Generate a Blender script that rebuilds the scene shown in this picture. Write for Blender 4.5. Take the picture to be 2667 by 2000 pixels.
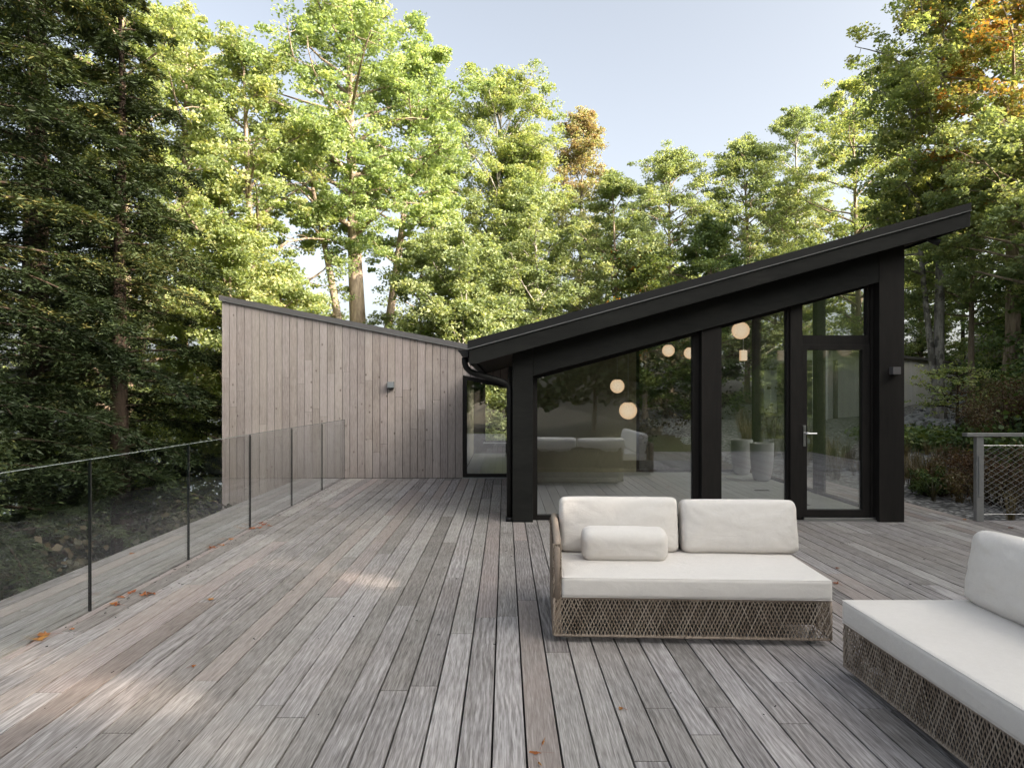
import bpy, math, random
import numpy as np
from mathutils import Vector, Matrix, noise

S = bpy.context.scene
for o in list(bpy.data.objects):
    bpy.data.objects.remove(o)
COL = S.collection
random.seed(7)

# ------------------------------------------------------------------ camera
CAMH, F, CX, HY = 1.51, 1778.0, 1315.0, 1028.0
cam_d = bpy.data.cameras.new('camera')
cam_d.sensor_width = 36.0
cam_d.lens = 24.0
cam_d.shift_x = (1333.5 - CX) / 2667.0
cam_d.shift_y = (HY - 1000.0) / 2667.0
cam_d.clip_end = 3000
cam = bpy.data.objects.new('camera', cam_d)
COL.objects.link(cam)
cam.location = (0, 0, CAMH)
cam.rotation_euler = (math.radians(90), 0, 0)
S.camera = cam

def at(px, py, Y):
    """a point of the photograph at a depth Y"""
    return Vector(((px - CX) * Y / F, Y, CAMH + (HY - py) * Y / F))

# ------------------------------------------------------------------ world, sun, exposure
SUN_EL = math.radians(25)
sun_h = Vector((0.86, -0.51)).normalized()
sun_dir = Vector((sun_h.x * math.cos(SUN_EL), sun_h.y * math.cos(SUN_EL), math.sin(SUN_EL)))
W = bpy.data.worlds.new('World')
S.world = W
W.use_nodes = True
wn = W.node_tree
wn.nodes.clear()
sky = wn.nodes.new('ShaderNodeTexSky')
sky.sky_type = 'NISHITA'
sky.sun_disc = False
sky.sun_elevation = SUN_EL
sky.sun_rotation = math.atan2(sun_h.x, sun_h.y)
sky.altitude = 200
sky.air_density = 0.6
sky.dust_density = 8.0
sky.ozone_density = 1.0
bg = wn.nodes.new('ShaderNodeBackground')
bg.inputs[1].default_value = 0.15
tint = wn.nodes.new('ShaderNodeMix')
tint.data_type = 'RGBA'
tint.blend_type = 'MIX'
tint.inputs[0].default_value = 0.62
rgb2bw = wn.nodes.new('ShaderNodeRGBToBW')
warm = wn.nodes.new('ShaderNodeMix')
warm.data_type = 'RGBA'
warm.blend_type = 'MULTIPLY'
warm.inputs[0].default_value = 1.0
warm.inputs[7].default_value = (1.03, 1.03, 0.965, 1)
wo = wn.nodes.new('ShaderNodeOutputWorld')
wn.links.new(sky.outputs[0], rgb2bw.inputs[0])
wn.links.new(sky.outputs[0], tint.inputs[6])
wn.links.new(rgb2bw.outputs[0], tint.inputs[7])
wn.links.new(tint.outputs[2], warm.inputs[6])
wn.links.new(warm.outputs[2], bg.inputs[0])
wn.links.new(bg.outputs[0], wo.inputs[0])

sl = bpy.data.lights.new('sun', 'SUN')
sl.energy = 3.4
sl.angle = math.radians(0.53)
sl.color = (1.0, 0.84, 0.68)
so = bpy.data.objects.new('sun', sl)
COL.objects.link(so)
so.location = (20, -20, 30)
so.rotation_euler = sun_dir.to_track_quat('Z', 'Y').to_euler()

S.view_settings.view_transform = 'Standard'
S.view_settings.look = 'None'
S.view_settings.exposure = 2.2
S.view_settings.gamma = 1.0
S.view_settings.use_curve_mapping = False
S.cycles.max_bounces = 10
S.cycles.transparent_max_bounces = 24
S.cycles.use_denoising = True
S.cycles.caustics_reflective = False
S.cycles.caustics_refractive = False

# ------------------------------------------------------------------ helpers
def tag(o, label=None, cat=None, group=None, kind=None):
    if label: o['label'] = label
    if cat: o['category'] = cat
    if group: o['group'] = group
    if kind: o['kind'] = kind
    return o

def empty(name, loc=(0, 0, 0), rz=0.0):
    o = bpy.data.objects.new(name, None)
    o.empty_display_size = 0.2
    COL.objects.link(o)
    o.location = loc
    o.rotation_euler = (0, 0, rz)
    return o

class MB:
    def __init__(self):
        self.v, self.f, self.c, self.s = [], [], [], []
    def add(self, vs, fs, c=(0.5, 0.5, 0.5)):
        b = len(self.v)
        self.s.append((b, len(self.f)))
        self.v.extend([tuple(p) for p in vs])
        for q in fs:
            self.f.append(tuple(i + b for i in q))
            self.c.append(c)
    def box(self, x0, x1, y0, y1, z0, z1, c=(0.5, 0.5, 0.5)):
        self.add([(x0, y0, z0), (x1, y0, z0), (x1, y1, z0), (x0, y1, z0), (x0, y0, z1), (x1, y0, z1), (x1, y1, z1), (x0, y1, z1)],
                 [(0, 3, 2, 1), (4, 5, 6, 7), (0, 1, 5, 4), (1, 2, 6, 5), (2, 3, 7, 6), (3, 0, 4, 7)], c)
    def prism_y(self, poly, y0, y1, c=(0.5, 0.5, 0.5)):
        """poly: (x,z) counter-clockwise seen from -Y"""
        n = len(poly)
        vs = [(x, y0, z) for x, z in poly] + [(x, y1, z) for x, z in poly]
        fs = [tuple(range(n)), tuple(range(2 * n - 1, n - 1, -1))]
        for i in range(n):
            j = (i + 1) % n
            fs.append((j, i, i + n, j + n))
        self.add(vs, fs, c)
    def prism_z(self, poly, z0, z1, c=(0.5, 0.5, 0.5)):
        n = len(poly)
        vs = [(x, y, z0) for x, y in poly] + [(x, y, z1) for x, y in poly]
        fs = [tuple(range(n - 1, -1, -1)), tuple(range(n, 2 * n))]
        for i in range(n):
            j = (i + 1) % n
            fs.append((i, j, j + n, i + n))
        self.add(vs, fs, c)
    def ring_y(self, outer, inner, y0, y1):
        n = len(outer)
        vs = [(x, y0, z) for x, z in outer] + [(x, y0, z) for x, z in inner] + [(x, y1, z) for x, z in outer] + [(x, y1, z) for x, z in inner]
        fs = []
        for i in range(n):
            j = (i + 1) % n
            fs.append((i, j, j + n, i + n))
            fs.append((i + 2 * n, i + 3 * n, j + 3 * n, j + 2 * n))
            fs.append((j, i, i + 2 * n, j + 2 * n))
            fs.append((i + n, j + n, j + 3 * n, i + 3 * n))
        self.add(vs, fs)
    def tube(self, pts, rad, sides=8, cap=True, c=(0.5, 0.5, 0.5)):
        pts = [Vector(p) for p in pts]
        if not hasattr(rad, '__len__'): rad = [rad] * len(pts)
        n = len(pts)
        up = Vector((0, 0, 1))
        vs = []
        d0 = (pts[1] - pts[0]).normalized()
        a = d0.cross(up)
        if a.length < 0.1: a = d0.cross(Vector((1, 0, 0)))
        a.normalize()
        for i, p in enumerate(pts):
            d = (pts[min(i + 1, n - 1)] - pts[max(i - 1, 0)]).normalized()
            a = (a - d * a.dot(d)).normalized()
            b = d.cross(a)
            for k in range(sides):
                t = 2 * math.pi * k / sides
                vs.append(p + (a * math.cos(t) + b * math.sin(t)) * rad[i])
        fs = []
        for i in range(n - 1):
            for k in range(sides):
                k2 = (k + 1) % sides
                fs.append((i * sides + k, i * sides + k2, (i + 1) * sides + k2, (i + 1) * sides + k))
        if cap:
            fs.append(tuple(range(sides - 1, -1, -1)))
            fs.append(tuple((n - 1) * sides + k for k in range(sides)))
        self.add(vs, fs, c)
    def each(self, name, mat, parent=None, loc=None, **kw):
        out = []
        s = self.s + [(len(self.v), len(self.f))]
        for (v0, f0), (v1, f1) in zip(s[:-1], s[1:]):
            m = MB(); m.v = self.v[v0:v1]; m.f = [tuple(i - v0 for i in q) for q in self.f[f0:f1]]; m.c = self.c[f0:f1]
            o = m.build(name, mat, parent, **kw)
            if loc is not None: o.location = loc
            out.append(o)
        return out
    def build(self, name, mat, parent=None, smooth=False, bevel=0.0, attr=False):
        me = bpy.data.meshes.new(name)
        me.from_pydata(self.v, [], self.f)
        if mat: me.materials.append(mat)
        if attr:
            a = me.attributes.new('rnd', 'FLOAT_COLOR', 'FACE')
            a.data.foreach_set('color', np.array([(c[0], c[1], c[2], 1.0) for c in self.c], dtype=np.float32).ravel())
        if smooth:
            me.polygons.foreach_set('use_smooth', [True] * len(me.polygons))
        me.update()
        o = bpy.data.objects.new(name, me)
        COL.objects.link(o)
        if parent: o.parent = parent
        if bevel > 0:
            m = o.modifiers.new('bevel', 'BEVEL')
            m.width = bevel
            m.segments = 2
            m.limit_method = 'ANGLE'
        return o

# ------------------------------------------------------------------ materials
class Mat:
    def __init__(self, name):
        self.m = bpy.data.materials.new(name)
        self.m.use_nodes = True
        self.t = self.m.node_tree
        self.t.nodes.clear()
        self.out = self.t.nodes.new('ShaderNodeOutputMaterial')
    def n(self, typ, _set=None, **kw):
        nd = self.t.nodes.new(typ)
        for k, v in (_set or {}).items():
            if k in nd.inputs.keys() if isinstance(k, str) else True:
                self.put(nd.inputs[k], v)
        for k, v in kw.items():
            setattr(nd, k, v)
        return nd
    def put(self, inp, v):
        if isinstance(v, bpy.types.NodeSocket): self.t.links.new(v, inp)
        elif isinstance(v, bpy.types.Node): self.t.links.new(v.outputs[0], inp)
        else:
            if inp.type == 'RGBA' and len(v) == 3: v = (*v, 1)
            inp.default_value = v
    def math(self, op, a, b=0.0, c=0.0, clamp=False):
        nd = self.t.nodes.new('ShaderNodeMath')
        nd.operation = op
        nd.use_clamp = clamp
        for i, v in enumerate((a, b, c)): self.put(nd.inputs[i], v)
        return nd.outputs[0]
    def mix(self, fac, a, b, blend='MIX'):
        nd = self.t.nodes.new('ShaderNodeMix')
        nd.data_type = 'RGBA'
        nd.blend_type = blend
        self.put(nd.inputs[0], fac); self.put(nd.inputs[6], a); self.put(nd.inputs[7], b)
        return nd.outputs[2]
    def ramp(self, fac, stops):
        nd = self.t.nodes.new('ShaderNodeValToRGB')
        while len(nd.color_ramp.elements) < len(stops): nd.color_ramp.elements.new(0.5)
        for e, (p, c) in zip(nd.color_ramp.elements, stops):
            e.position = p
            e.color = (*c, 1) if len(c) == 3 else c
        self.put(nd.inputs[0], fac)
        return nd.outputs[0]
    def coords(self, kind='Object'):
        return self.t.nodes.new('ShaderNodeTexCoord').outputs[kind]
    def mapping(self, vec, scale=(1, 1, 1), rot=(0, 0, 0), loc=(0, 0, 0)):
        nd = self.t.nodes.new('ShaderNodeMapping')
        self.put(nd.inputs[0], vec)
        nd.inputs['Scale'].default_value = scale
        nd.inputs['Rotation'].default_value = rot
        self.put(nd.inputs['Location'], loc)
        return nd.outputs[0]
    def noise(self, vec, scale, detail=4, rough=0.55, dist=0.0):
        nd = self.t.nodes.new('ShaderNodeTexNoise')
        self.put(nd.inputs['Vector'], vec)
        self.put(nd.inputs['Scale'], scale)
        nd.inputs['Detail'].default_value = detail
        nd.inputs['Roughness'].default_value = rough
        nd.inputs['Distortion'].default_value = dist
        return nd.outputs[0]
    def bump(self, h, strength=0.3, dist=0.01, normal=None):
        nd = self.t.nodes.new('ShaderNodeBump')
        nd.inputs['Strength'].default_value = strength
        nd.inputs['Distance'].default_value = dist
        self.put(nd.inputs['Height'], h)
        if normal: self.put(nd.inputs['Normal'], normal)
        return nd.outputs[0]
    def principled(self, color, rough=0.6, metal=0.0, spec=0.5, normal=None, **kw):
        nd = self.t.nodes.new('ShaderNodeBsdfPrincipled')
        self.put(nd.inputs['Base Color'], color)
        self.put(nd.inputs['Roughness'], rough)
        nd.inputs['Metallic'].default_value = metal
        nd.inputs['Specular IOR Level'].default_value = spec
        if normal: self.put(nd.inputs['Normal'], normal)
        for k, v in kw.items(): self.put(nd.inputs[k], v)
        return nd.outputs[0]
    def done(self, sh):
        self.t.links.new(sh, self.out.inputs[0])
        return self.m

def m_boards(name, axis, stops, figure=1.0, ring=26.0, knots=False, redness=0.0):
    """weathered boards; axis is the board's long axis, per-board numbers come from the rnd attribute"""
    M = Mat(name)
    at_ = M.n('ShaderNodeAttribute', attribute_name='rnd')
    sep = M.n('ShaderNodeSeparateColor'); M.put(sep.inputs[0], at_.outputs['Color'])
    r, g, b = sep.outputs[0], sep.outputs[1], sep.outputs[2]
    co = M.coords()
    off = M.n('ShaderNodeCombineXYZ')
    M.put(off.inputs[0], M.math('MULTIPLY', r, 37.0)); M.put(off.inputs[1], M.math('MULTIPLY', g, 53.0)); M.put(off.inputs[2], M.math('MULTIPLY', b, 29.0))
    add = M.n('ShaderNodeVectorMath', operation='ADD')
    M.put(add.inputs[0], co); M.put(add.inputs[1], off.outputs[0])
    v = add.outputs[0]
    long = 0.16
    if axis == 'Y': sc = (1, long, 1); fine = (75, 2.2, 20); pore = (190, 9, 60)
    else: sc = (1, 1, long); fine = (75, 20, 2.2); pore = (190, 60, 9)
    # growth-ring figure: warped bands
    vm = M.mapping(v, sc)
    warp = M.noise(vm, 5.0, 3, 0.5)
    warp2 = M.noise(vm, 1.7, 2, 0.5)
    sx = M.n('ShaderNodeSeparateXYZ'); M.put(sx.inputs[0], v)
    ph = M.math('ADD', M.math('MULTIPLY', sx.outputs[0], M.math('ADD', M.math('MULTIPLY', b, 60.0), ring * 2.0)), M.math('MULTIPLY', warp, 15.0))
    ph = M.math('ADD', ph, M.math('MULTIPLY', warp2, 20.0))
    bands = M.math('ADD', M.math('MULTIPLY', M.math('SINE', M.math('MULTIPLY', ph, 2.6)), 0.5), 0.5)
    bands = M.math('POWER', bands, 1.3)
    f1 = M.noise(M.mapping(v, fine), 1.0, 5, 0.65)
    f2 = M.noise(M.mapping(v, pore), 1.0, 2, 0.6)
    blot = M.noise(M.mapping(co, (1, 1, 1)), 2.2, 4, 0.6)
    figamt = M.math('MULTIPLY', M.math('ADD', M.math('MULTIPLY', g, g), 0.10), 0.30 * figure)
    val = M.math('ADD', M.math('MULTIPLY', M.math('SUBTRACT', bands, 0.45), figamt), 0.5)
    val = M.math('ADD', val, M.math('MULTIPLY', M.math('SUBTRACT', f1, 0.5), M.math('ADD', M.math('MULTIPLY', r, 0.5), 0.42)))
    val = M.math('ADD', val, M.math('MULTIPLY', M.math('SUBTRACT', f2, 0.5), 0.95))
    val = M.math('ADD', val, M.math('MULTIPLY', M.math('SUBTRACT', M.math('FRACT', M.math('MULTIPLY', r, 7.31)), 0.5), 0.26))
    val = M.math('ADD', val, M.math('MULTIPLY', M.math('SUBTRACT', blot, 0.5), 0.35))
    col = M.ramp(val, stops)
    if redness > 0:
        redm = M.math('MULTIPLY', M.math('GREATER_THAN', b, 0.84), M.math('MULTIPLY', blot, 1.2), clamp=True)
        col = M.mix(M.math('MULTIPLY', redm, redness), col, (0.235, 0.165, 0.138))
    big = M.noise(co, 0.7, 4, 0.6)
    col = M.mix(M.ramp(big, [(0.45, (0, 0, 0)), (0.7, (0.3, 0.3, 0.3))]), col, M.mix(1.0, col, (1.10, 0.97, 0.90), 'MULTIPLY'))
    lil = M.math('MULTIPLY', M.math('GREATER_THAN', g, 0.55), 0.35)
    col = M.mix(lil, col, M.mix(1.0, col, (0.98, 0.97, 1.05), 'MULTIPLY'))
    if knots:
        vo = M.n('ShaderNodeTexVoronoi'); vo.inputs['Scale'].default_value = 1.0
        vo.inputs['Randomness'].default_value = 1.0
        M.put(vo.inputs['Vector'], M.mapping(v, (9.0, 0.01, 6.0)))
        d = vo.outputs['Distance']
        k1 = M.ramp(d, [(0.0, (1, 1, 1)), (0.07, (0.9, 0.9, 0.9)), (0.12, (0.35, 0.35, 0.35)), (0.2, (0, 0, 0))])
        sel = M.n('ShaderNodeSeparateColor'); M.put(sel.inputs[0], vo.outputs['Color'])
        k1 = M.math('MULTIPLY', k1, M.math('GREATER_THAN', sel.outputs[0], 0.66))
        col = M.mix(M.math('MULTIPLY', k1, 0.85), col, (0.085, 0.06, 0.048))
    hgt = M.math('ADD', M.math('ADD', f1, M.math('MULTIPLY', f2, 0.5)), M.math('MULTIPLY', bands, 0.25))
    nrm = M.bump(hgt, 0.35, 0.004)
    rough = M.math('ADD', M.math('MULTIPLY', f1, 0.25), 0.5)
    return M.done(M.principled(col, rough, 0, 0.35, nrm))

def m_plain(name, col, rough=0.6, metal=0.0, spec=0.5, var=0.12, bscale=30.0, bstr=0.1, stretch=(1, 1, 1)):
    M = Mat(name)
    co = M.mapping(M.coords(), stretch)
    nz = M.noise(co, bscale, 5, 0.6)
    nl = M.noise(co, 1.7, 3, 0.5)
    k = M.math('ADD', M.math('MULTIPLY', M.math('SUBTRACT', M.math('ADD', nz, nl), 1.0), var * 2), 1.0)
    cc = M.n('ShaderNodeCombineColor')
    for i in range(3): M.put(cc.inputs[i], M.math('MULTIPLY', k, col[i]))
    return M.done(M.principled(cc.outputs[0], rough, metal, spec, M.bump(nz, bstr, 0.003)))

def m_glass(name, tintc, base):
    M = Mat(name)
    lw = M.n('ShaderNodeLayerWeight'); lw.inputs[0].default_value = 0.5
    f5 = M.math('POWER', lw.outputs['Facing'], 4.2)
    fac = M.math('ADD', M.math('MULTIPLY', f5, 1 - base), base, clamp=True)
    tr = M.n('ShaderNodeBsdfTransparent'); M.put(tr.inputs[0], tintc)
    gl = M.n('ShaderNodeBsdfGlossy'); gl.inputs['Roughness'].default_value = 0.0
    M.put(gl.inputs['Color'], (0.92, 0.95, 1.0))
    wv = M.noise(M.coords(), 0.8, 1, 0.5)
    M.put(gl.inputs['Normal'], M.bump(wv, 0.12, 0.01))
    ms = M.n('ShaderNodeMixShader')
    M.put(ms.inputs[0], fac); M.put(ms.inputs[1], tr.outputs[0]); M.put(ms.inputs[2], gl.outputs[0])
    return M.done(ms.outputs[0])

def m_leaf(name, stops, trans=0.42, top=None, rough=0.55):
    """leaf colours vary per clump and per leaf; top = (from height fraction, colour, chance)"""
    M = Mat(name)
    a = M.n('ShaderNodeAttribute', attribute_name='rnd')
    sep = M.n('ShaderNodeSeparateColor'); M.put(sep.inputs[0], a.outputs['Color'])
    lr, cr, hf = sep.outputs[0], sep.outputs[1], sep.outputs[2]
    v = M.math('ADD', M.math('MULTIPLY', lr, 0.45), M.math('MULTIPLY', cr, 0.55))
    col = M.ramp(v, stops)
    if top:
        h0, tc, ch = top
        mk = M.math('MULTIPLY', M.math('GREATER_THAN', hf, h0), M.math('LESS_THAN', M.math('ADD', M.math('MULTIPLY', cr, 0.6), M.math('MULTIPLY', lr, 0.4)), ch))
        col = M.mix(mk, col, M.ramp(lr, tc))
    p = M.principled(col, rough, 0, 0.3)
    t = M.n('ShaderNodeBsdfTranslucent')
    M.put(t.inputs[0], M.mix(1.0, col, (1.5, 1.45, 0.7), 'MULTIPLY'))
    ms = M.n('ShaderNodeMixShader'); ms.inputs[0].default_value = trans
    M.put(ms.inputs[1], p); M.put(ms.inputs[2], t.outputs[0])
    return M.done(ms.outputs[0])

def m_bark(name, c1, c2, birch=False):
    M = Mat(name)
    co = M.coords()
    n1 = M.noise(M.mapping(co, (14, 14, 2.5)), 1.0, 5, 0.65)
    n2 = M.noise(co, 1.3, 3, 0.5)
    v = M.math('ADD', M.math('MULTIPLY', n1, 0.7), M.math('MULTIPLY', n2, 0.3))
    col = M.ramp(v, [(0.35, c1), (0.62, c2)])
    if birch:
        n3 = M.noise(M.mapping(co, (5, 5, 3)), 1.0, 3, 0.6)
        col = M.mix(M.ramp(n3, [(0.5, (0, 0, 0)), (0.58, (1, 1, 1))]), col, c1)
    return M.done(M.principled(col, 0.85, 0, 0.2, M.bump(n1, 0.6, 0.02)))

MT = {}
MT['deck'] = m_boards('weathered_deck_boards', 'Y',
    [(0.08, (0.060, 0.054, 0.050)), (0.36, (0.188, 0.173, 0.163)), (0.56, (0.282, 0.264, 0.252)), (0.88, (0.470, 0.448, 0.430))], 1.0, 26.0, False, 0.5)
MT['siding'] = m_boards('weathered_siding', 'Z',
    [(0.05, (0.150, 0.126, 0.115)), (0.35, (0.262, 0.227, 0.209)), (0.6, (0.338, 0.298, 0.277)), (0.95, (0.44, 0.395, 0.37))], 0.25, 18.0, True)
MT['siding_dark'] = m_plain('siding_groove', (0.05, 0.043, 0.04), 0.9)
MT['grey_siding'] = m_boards('silvered_siding', 'Z',
    [(0.05, (0.48, 0.48, 0.46)), (0.35, (0.62, 0.62, 0.60)), (0.6, (0.70, 0.70, 0.68)), (0.95, (0.80, 0.80, 0.78))], 0.3, 18.0)
MT['black_wood'] = m_plain('black_stained_timber', (0.0095, 0.0098, 0.0085), 0.72, 0, 0.25, 0.75, 16.0, 0.6, (0.35, 1, 1.6))
MT['brown_black'] = m_plain('brown_black_stained_timber', (0.0105, 0.0088, 0.0075), 0.65, 0, 0.25, 0.7, 16.0, 0.5, (1.6, 1, 0.25))
MT['black_metal'] = m_plain('black_painted_metal', (0.009, 0.009, 0.009), 0.5, 0, 0.3, 0.08, 60.0, 0.03)
MT['drip'] = m_plain('drip_edge_metal', (0.22, 0.22, 0.22), 0.35, 0.6, 0.5, 0.05)
MT['grey_metal'] = m_plain('grey_roof_metal', (0.115, 0.11, 0.11), 0.5, 0.2, 0.4, 0.1, 12, 0.05)
MT['steel'] = m_plain('brushed_steel', (0.55, 0.55, 0.55), 0.3, 1.0, 0.5, 0.05)
MT['galv'] = m_plain('weathered_steel', (0.30, 0.30, 0.29), 0.5, 0.5, 0.5, 0.15, 25, 0.1)
MT['lamp_grey'] = m_plain('grey_lamp_housing', (0.20, 0.215, 0.225), 0.5, 0.1)
MT['glass_rail'] = m_glass('railing_glass', (0.97, 0.98, 0.975), 0.035)
MT['glass_win'] = m_glass('window_glass', (0.985, 0.99, 0.98), 0.21)
MT['glass_back'] = m_glass('clear_back_glass', (0.95, 0.96, 0.95), 0.02)
MT['glass_edge'] = m_plain('glass_edge', (0.010, 0.016, 0.014), 0.3, 0, 0.5, 0.0)
MT['glass_top'] = m_plain('polished_glass_edge', (0.30, 0.33, 0.32), 0.2, 0, 0.6, 0.0)
MT['floor'] = m_plain('grey_concrete_floor', (0.30, 0.31, 0.295), 0.35, 0, 0.5, 0.15, 5, 0.03)
MT['olive'] = m_plain('olive_plaster', (0.42, 0.40, 0.29), 0.8, 0, 0.3, 0.08)
MT['ceiling'] = m_plain('dark_timber_ceiling', (0.05, 0.04, 0.032), 0.7, 0, 0.3, 0.2, 20, 0.1, (1, 0.1, 1))
MT['white_uph'] = m_plain('pale_ceramic', (0.42, 0.42, 0.44), 0.9, 0, 0.2, 0.06, 90, 0.3)
MT['cord'] = m_plain('pendant_cord', (0.6, 0.58, 0.5), 0.6)
MT['under'] = m_plain('dark_understructure', (0.012, 0.011, 0.010), 0.9)
MT['stone'] = m_plain('grey_stone', (0.24, 0.24, 0.235), 0.85, 0, 0.3, 0.35, 4, 0.5)
MT['bark'] = m_bark('maple_bark', (0.13, 0.095, 0.065), (0.36, 0.29, 0.22))
MT['bark_dark'] = m_bark('hemlock_bark', (0.018, 0.013, 0.010), (0.06, 0.042, 0.030))
MT['bark_pale'] = m_bark('pale_bark', (0.12, 0.11, 0.095), (0.42, 0.39, 0.34), True)

def m_fabric():
    M = Mat('off_white_outdoor_fabric')
    co = M.coords()
    w1 = M.n('ShaderNodeTexWave', bands_direction='X'); w1.inputs['Scale'].default_value = 160; M.put(w1.inputs['Vector'], co); w1.inputs['Distortion'].default_value = 1.5
    w2 = M.n('ShaderNodeTexWave', bands_direction='Z'); w2.inputs['Scale'].default_value = 160; M.put(w2.inputs['Vector'], co); w2.inputs['Distortion'].default_value = 1.5
    n1 = M.noise(co, 260, 3, 0.7)
    n2 = M.noise(co, 3.0, 4, 0.6)
    n3 = M.noise(co, 38, 3, 0.6)
    v = M.math('ADD', M.math('MULTIPLY', n1, 0.5), M.math('ADD', M.math('MULTIPLY', n2, 0.25), M.math('MULTIPLY', n3, 0.25)))
    col = M.ramp(v, [(0.3, (0.63, 0.595, 0.56)), (0.7, (0.735, 0.70, 0.662))])
    h = M.math('ADD', M.math('ADD', w1.outputs[1], w2.outputs[1]), n1)
    wr = M.n('ShaderNodeTexNoise'); M.put(wr.inputs['Vector'], M.mapping(co, (4, 4, 7))); wr.inputs['Scale'].default_value = 1.2; wr.inputs['Detail'].default_value = 3; wr.inputs['Distortion'].default_value = 1.2
    nb = M.bump(wr.outputs[0], 0.2, 0.03)
    return M.done(M.principled(col, 0.92, 0, 0.15, M.bump(h, 0.25, 0.002, nb)))
MT['fabric'] = m_fabric()

def m_rattan():
    M = Mat('grey_brown_rattan_cord')
    at_ = M.n('ShaderNodeAttribute', attribute_name='rnd')
    sep = M.n('ShaderNodeSeparateColor'); M.put(sep.inputs[0], at_.outputs['Color'])
    nl = M.noise(M.coords(), 4.0, 3, 0.6)
    v = M.math('ADD', M.math('MULTIPLY', sep.outputs[0], 0.6), M.math('MULTIPLY', nl, 0.5))
    col = M.ramp(v, [(0.2, (0.14, 0.105, 0.078)), (0.5, (0.255, 0.203, 0.155)), (0.85, (0.38, 0.32, 0.26))])
    return M.done(M.principled(col, 0.7, 0, 0.3))
MT['rattan'] = m_rattan()
MT['rattan_rail'] = m_plain('wrapped_rattan_rail', (0.30, 0.245, 0.20), 0.75, 0, 0.3, 0.3, 80, 0.5)
MT['inner'] = m_plain('sofa_inner_liner', (0.035, 0.032, 0.028), 0.9)

M = Mat('lit_opal_glass')
lw = M.n('ShaderNodeLayerWeight'); lw.inputs[0].default_value = 0.35
em = M.n('ShaderNodeEmission')
M.put(em.inputs[0], M.ramp(lw.outputs['Facing'], [(0.0, (1.0, 0.80, 0.56)), (0.45, (1.0, 0.70, 0.43)), (1.0, (0.70, 0.38, 0.17))]))
em.inputs[1].default_value = 0.22
MT['opal'] = M.done(em.outputs[0])

MT['maple'] = m_leaf('maple_leaves', [(0.15, (0.173, 0.220, 0.100)), (0.42, (0.244, 0.305, 0.138)), (0.62, (0.325, 0.379, 0.174)), (0.85, (0.418, 0.420, 0.208))], 0.45)
MT['maple_b'] = m_leaf('lime_maple_leaves', [(0.15, (0.184, 0.249, 0.117)), (0.45, (0.266, 0.349, 0.164)), (0.8, (0.380, 0.442, 0.217))], 0.45)
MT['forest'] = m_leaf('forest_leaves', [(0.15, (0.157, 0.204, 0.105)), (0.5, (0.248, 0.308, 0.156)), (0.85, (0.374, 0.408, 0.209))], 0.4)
MT['rusty'] = m_leaf('turning_leaves', [(0.15, (0.173, 0.198, 0.110)), (0.5, (0.272, 0.290, 0.163)), (0.85, (0.389, 0.369, 0.225))], 0.4,
                     (0.74, [(0.0, (0.30, 0.20, 0.13)), (1.0, (0.27, 0.25, 0.13))], 0.5))
MT['orange'] = m_leaf('orange_and_green_leaves', [(0.15, (0.100, 0.116, 0.040)), (0.45, (0.152, 0.176, 0.059)), (0.66, (0.265, 0.240, 0.079)), (0.9, (0.321, 0.204, 0.074))], 0.42,
                      (0.45, [(0.0, (0.34, 0.13, 0.04)), (0.6, (0.38, 0.25, 0.06)), (1.0, (0.32, 0.12, 0.04))], 0.33))
MT['hint'] = m_leaf('green_leaves_with_orange_sprays', [(0.15, (0.068, 0.101, 0.036)), (0.5, (0.127, 0.171, 0.064)), (0.85, (0.221, 0.248, 0.100))], 0.4,
                     (0.3, [(0.0, (0.45, 0.16, 0.02)), (1.0, (0.45, 0.26, 0.04))], 0.16))
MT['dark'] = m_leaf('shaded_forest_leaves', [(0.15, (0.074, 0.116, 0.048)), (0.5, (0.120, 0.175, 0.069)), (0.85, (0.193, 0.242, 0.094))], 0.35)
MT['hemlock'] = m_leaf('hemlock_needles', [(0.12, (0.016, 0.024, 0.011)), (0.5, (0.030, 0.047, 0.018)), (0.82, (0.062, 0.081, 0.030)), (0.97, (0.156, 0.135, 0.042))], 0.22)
MT['wine'] = m_leaf('bronze_shrub_leaves', [(0.15, (0.05, 0.030, 0.018)), (0.5, (0.11, 0.060, 0.035)), (0.8, (0.10, 0.085, 0.04)), (0.95, (0.22, 0.20, 0.13))], 0.25)
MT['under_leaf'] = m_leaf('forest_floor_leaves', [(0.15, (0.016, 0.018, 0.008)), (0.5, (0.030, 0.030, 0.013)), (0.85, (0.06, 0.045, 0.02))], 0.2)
MT['grass'] = m_leaf('dry_grass_blades', [(0.15, (0.035, 0.032, 0.018)), (0.5, (0.085, 0.068, 0.038)), (0.85, (0.20, 0.16, 0.10))], 0.3)
MT['cover'] = m_leaf('ground_cover_leaves', [(0.15, (0.042, 0.069, 0.024)), (0.5, (0.083, 0.134, 0.044)), (0.85, (0.175, 0.205, 0.071))], 0.3)
MT['litter'] = m_leaf('fallen_leaf_surface', [(0.1, (0.20, 0.055, 0.025)), (0.5, (0.36, 0.13, 0.045)), (0.9, (0.42, 0.22, 0.06))], 0.15)

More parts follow.
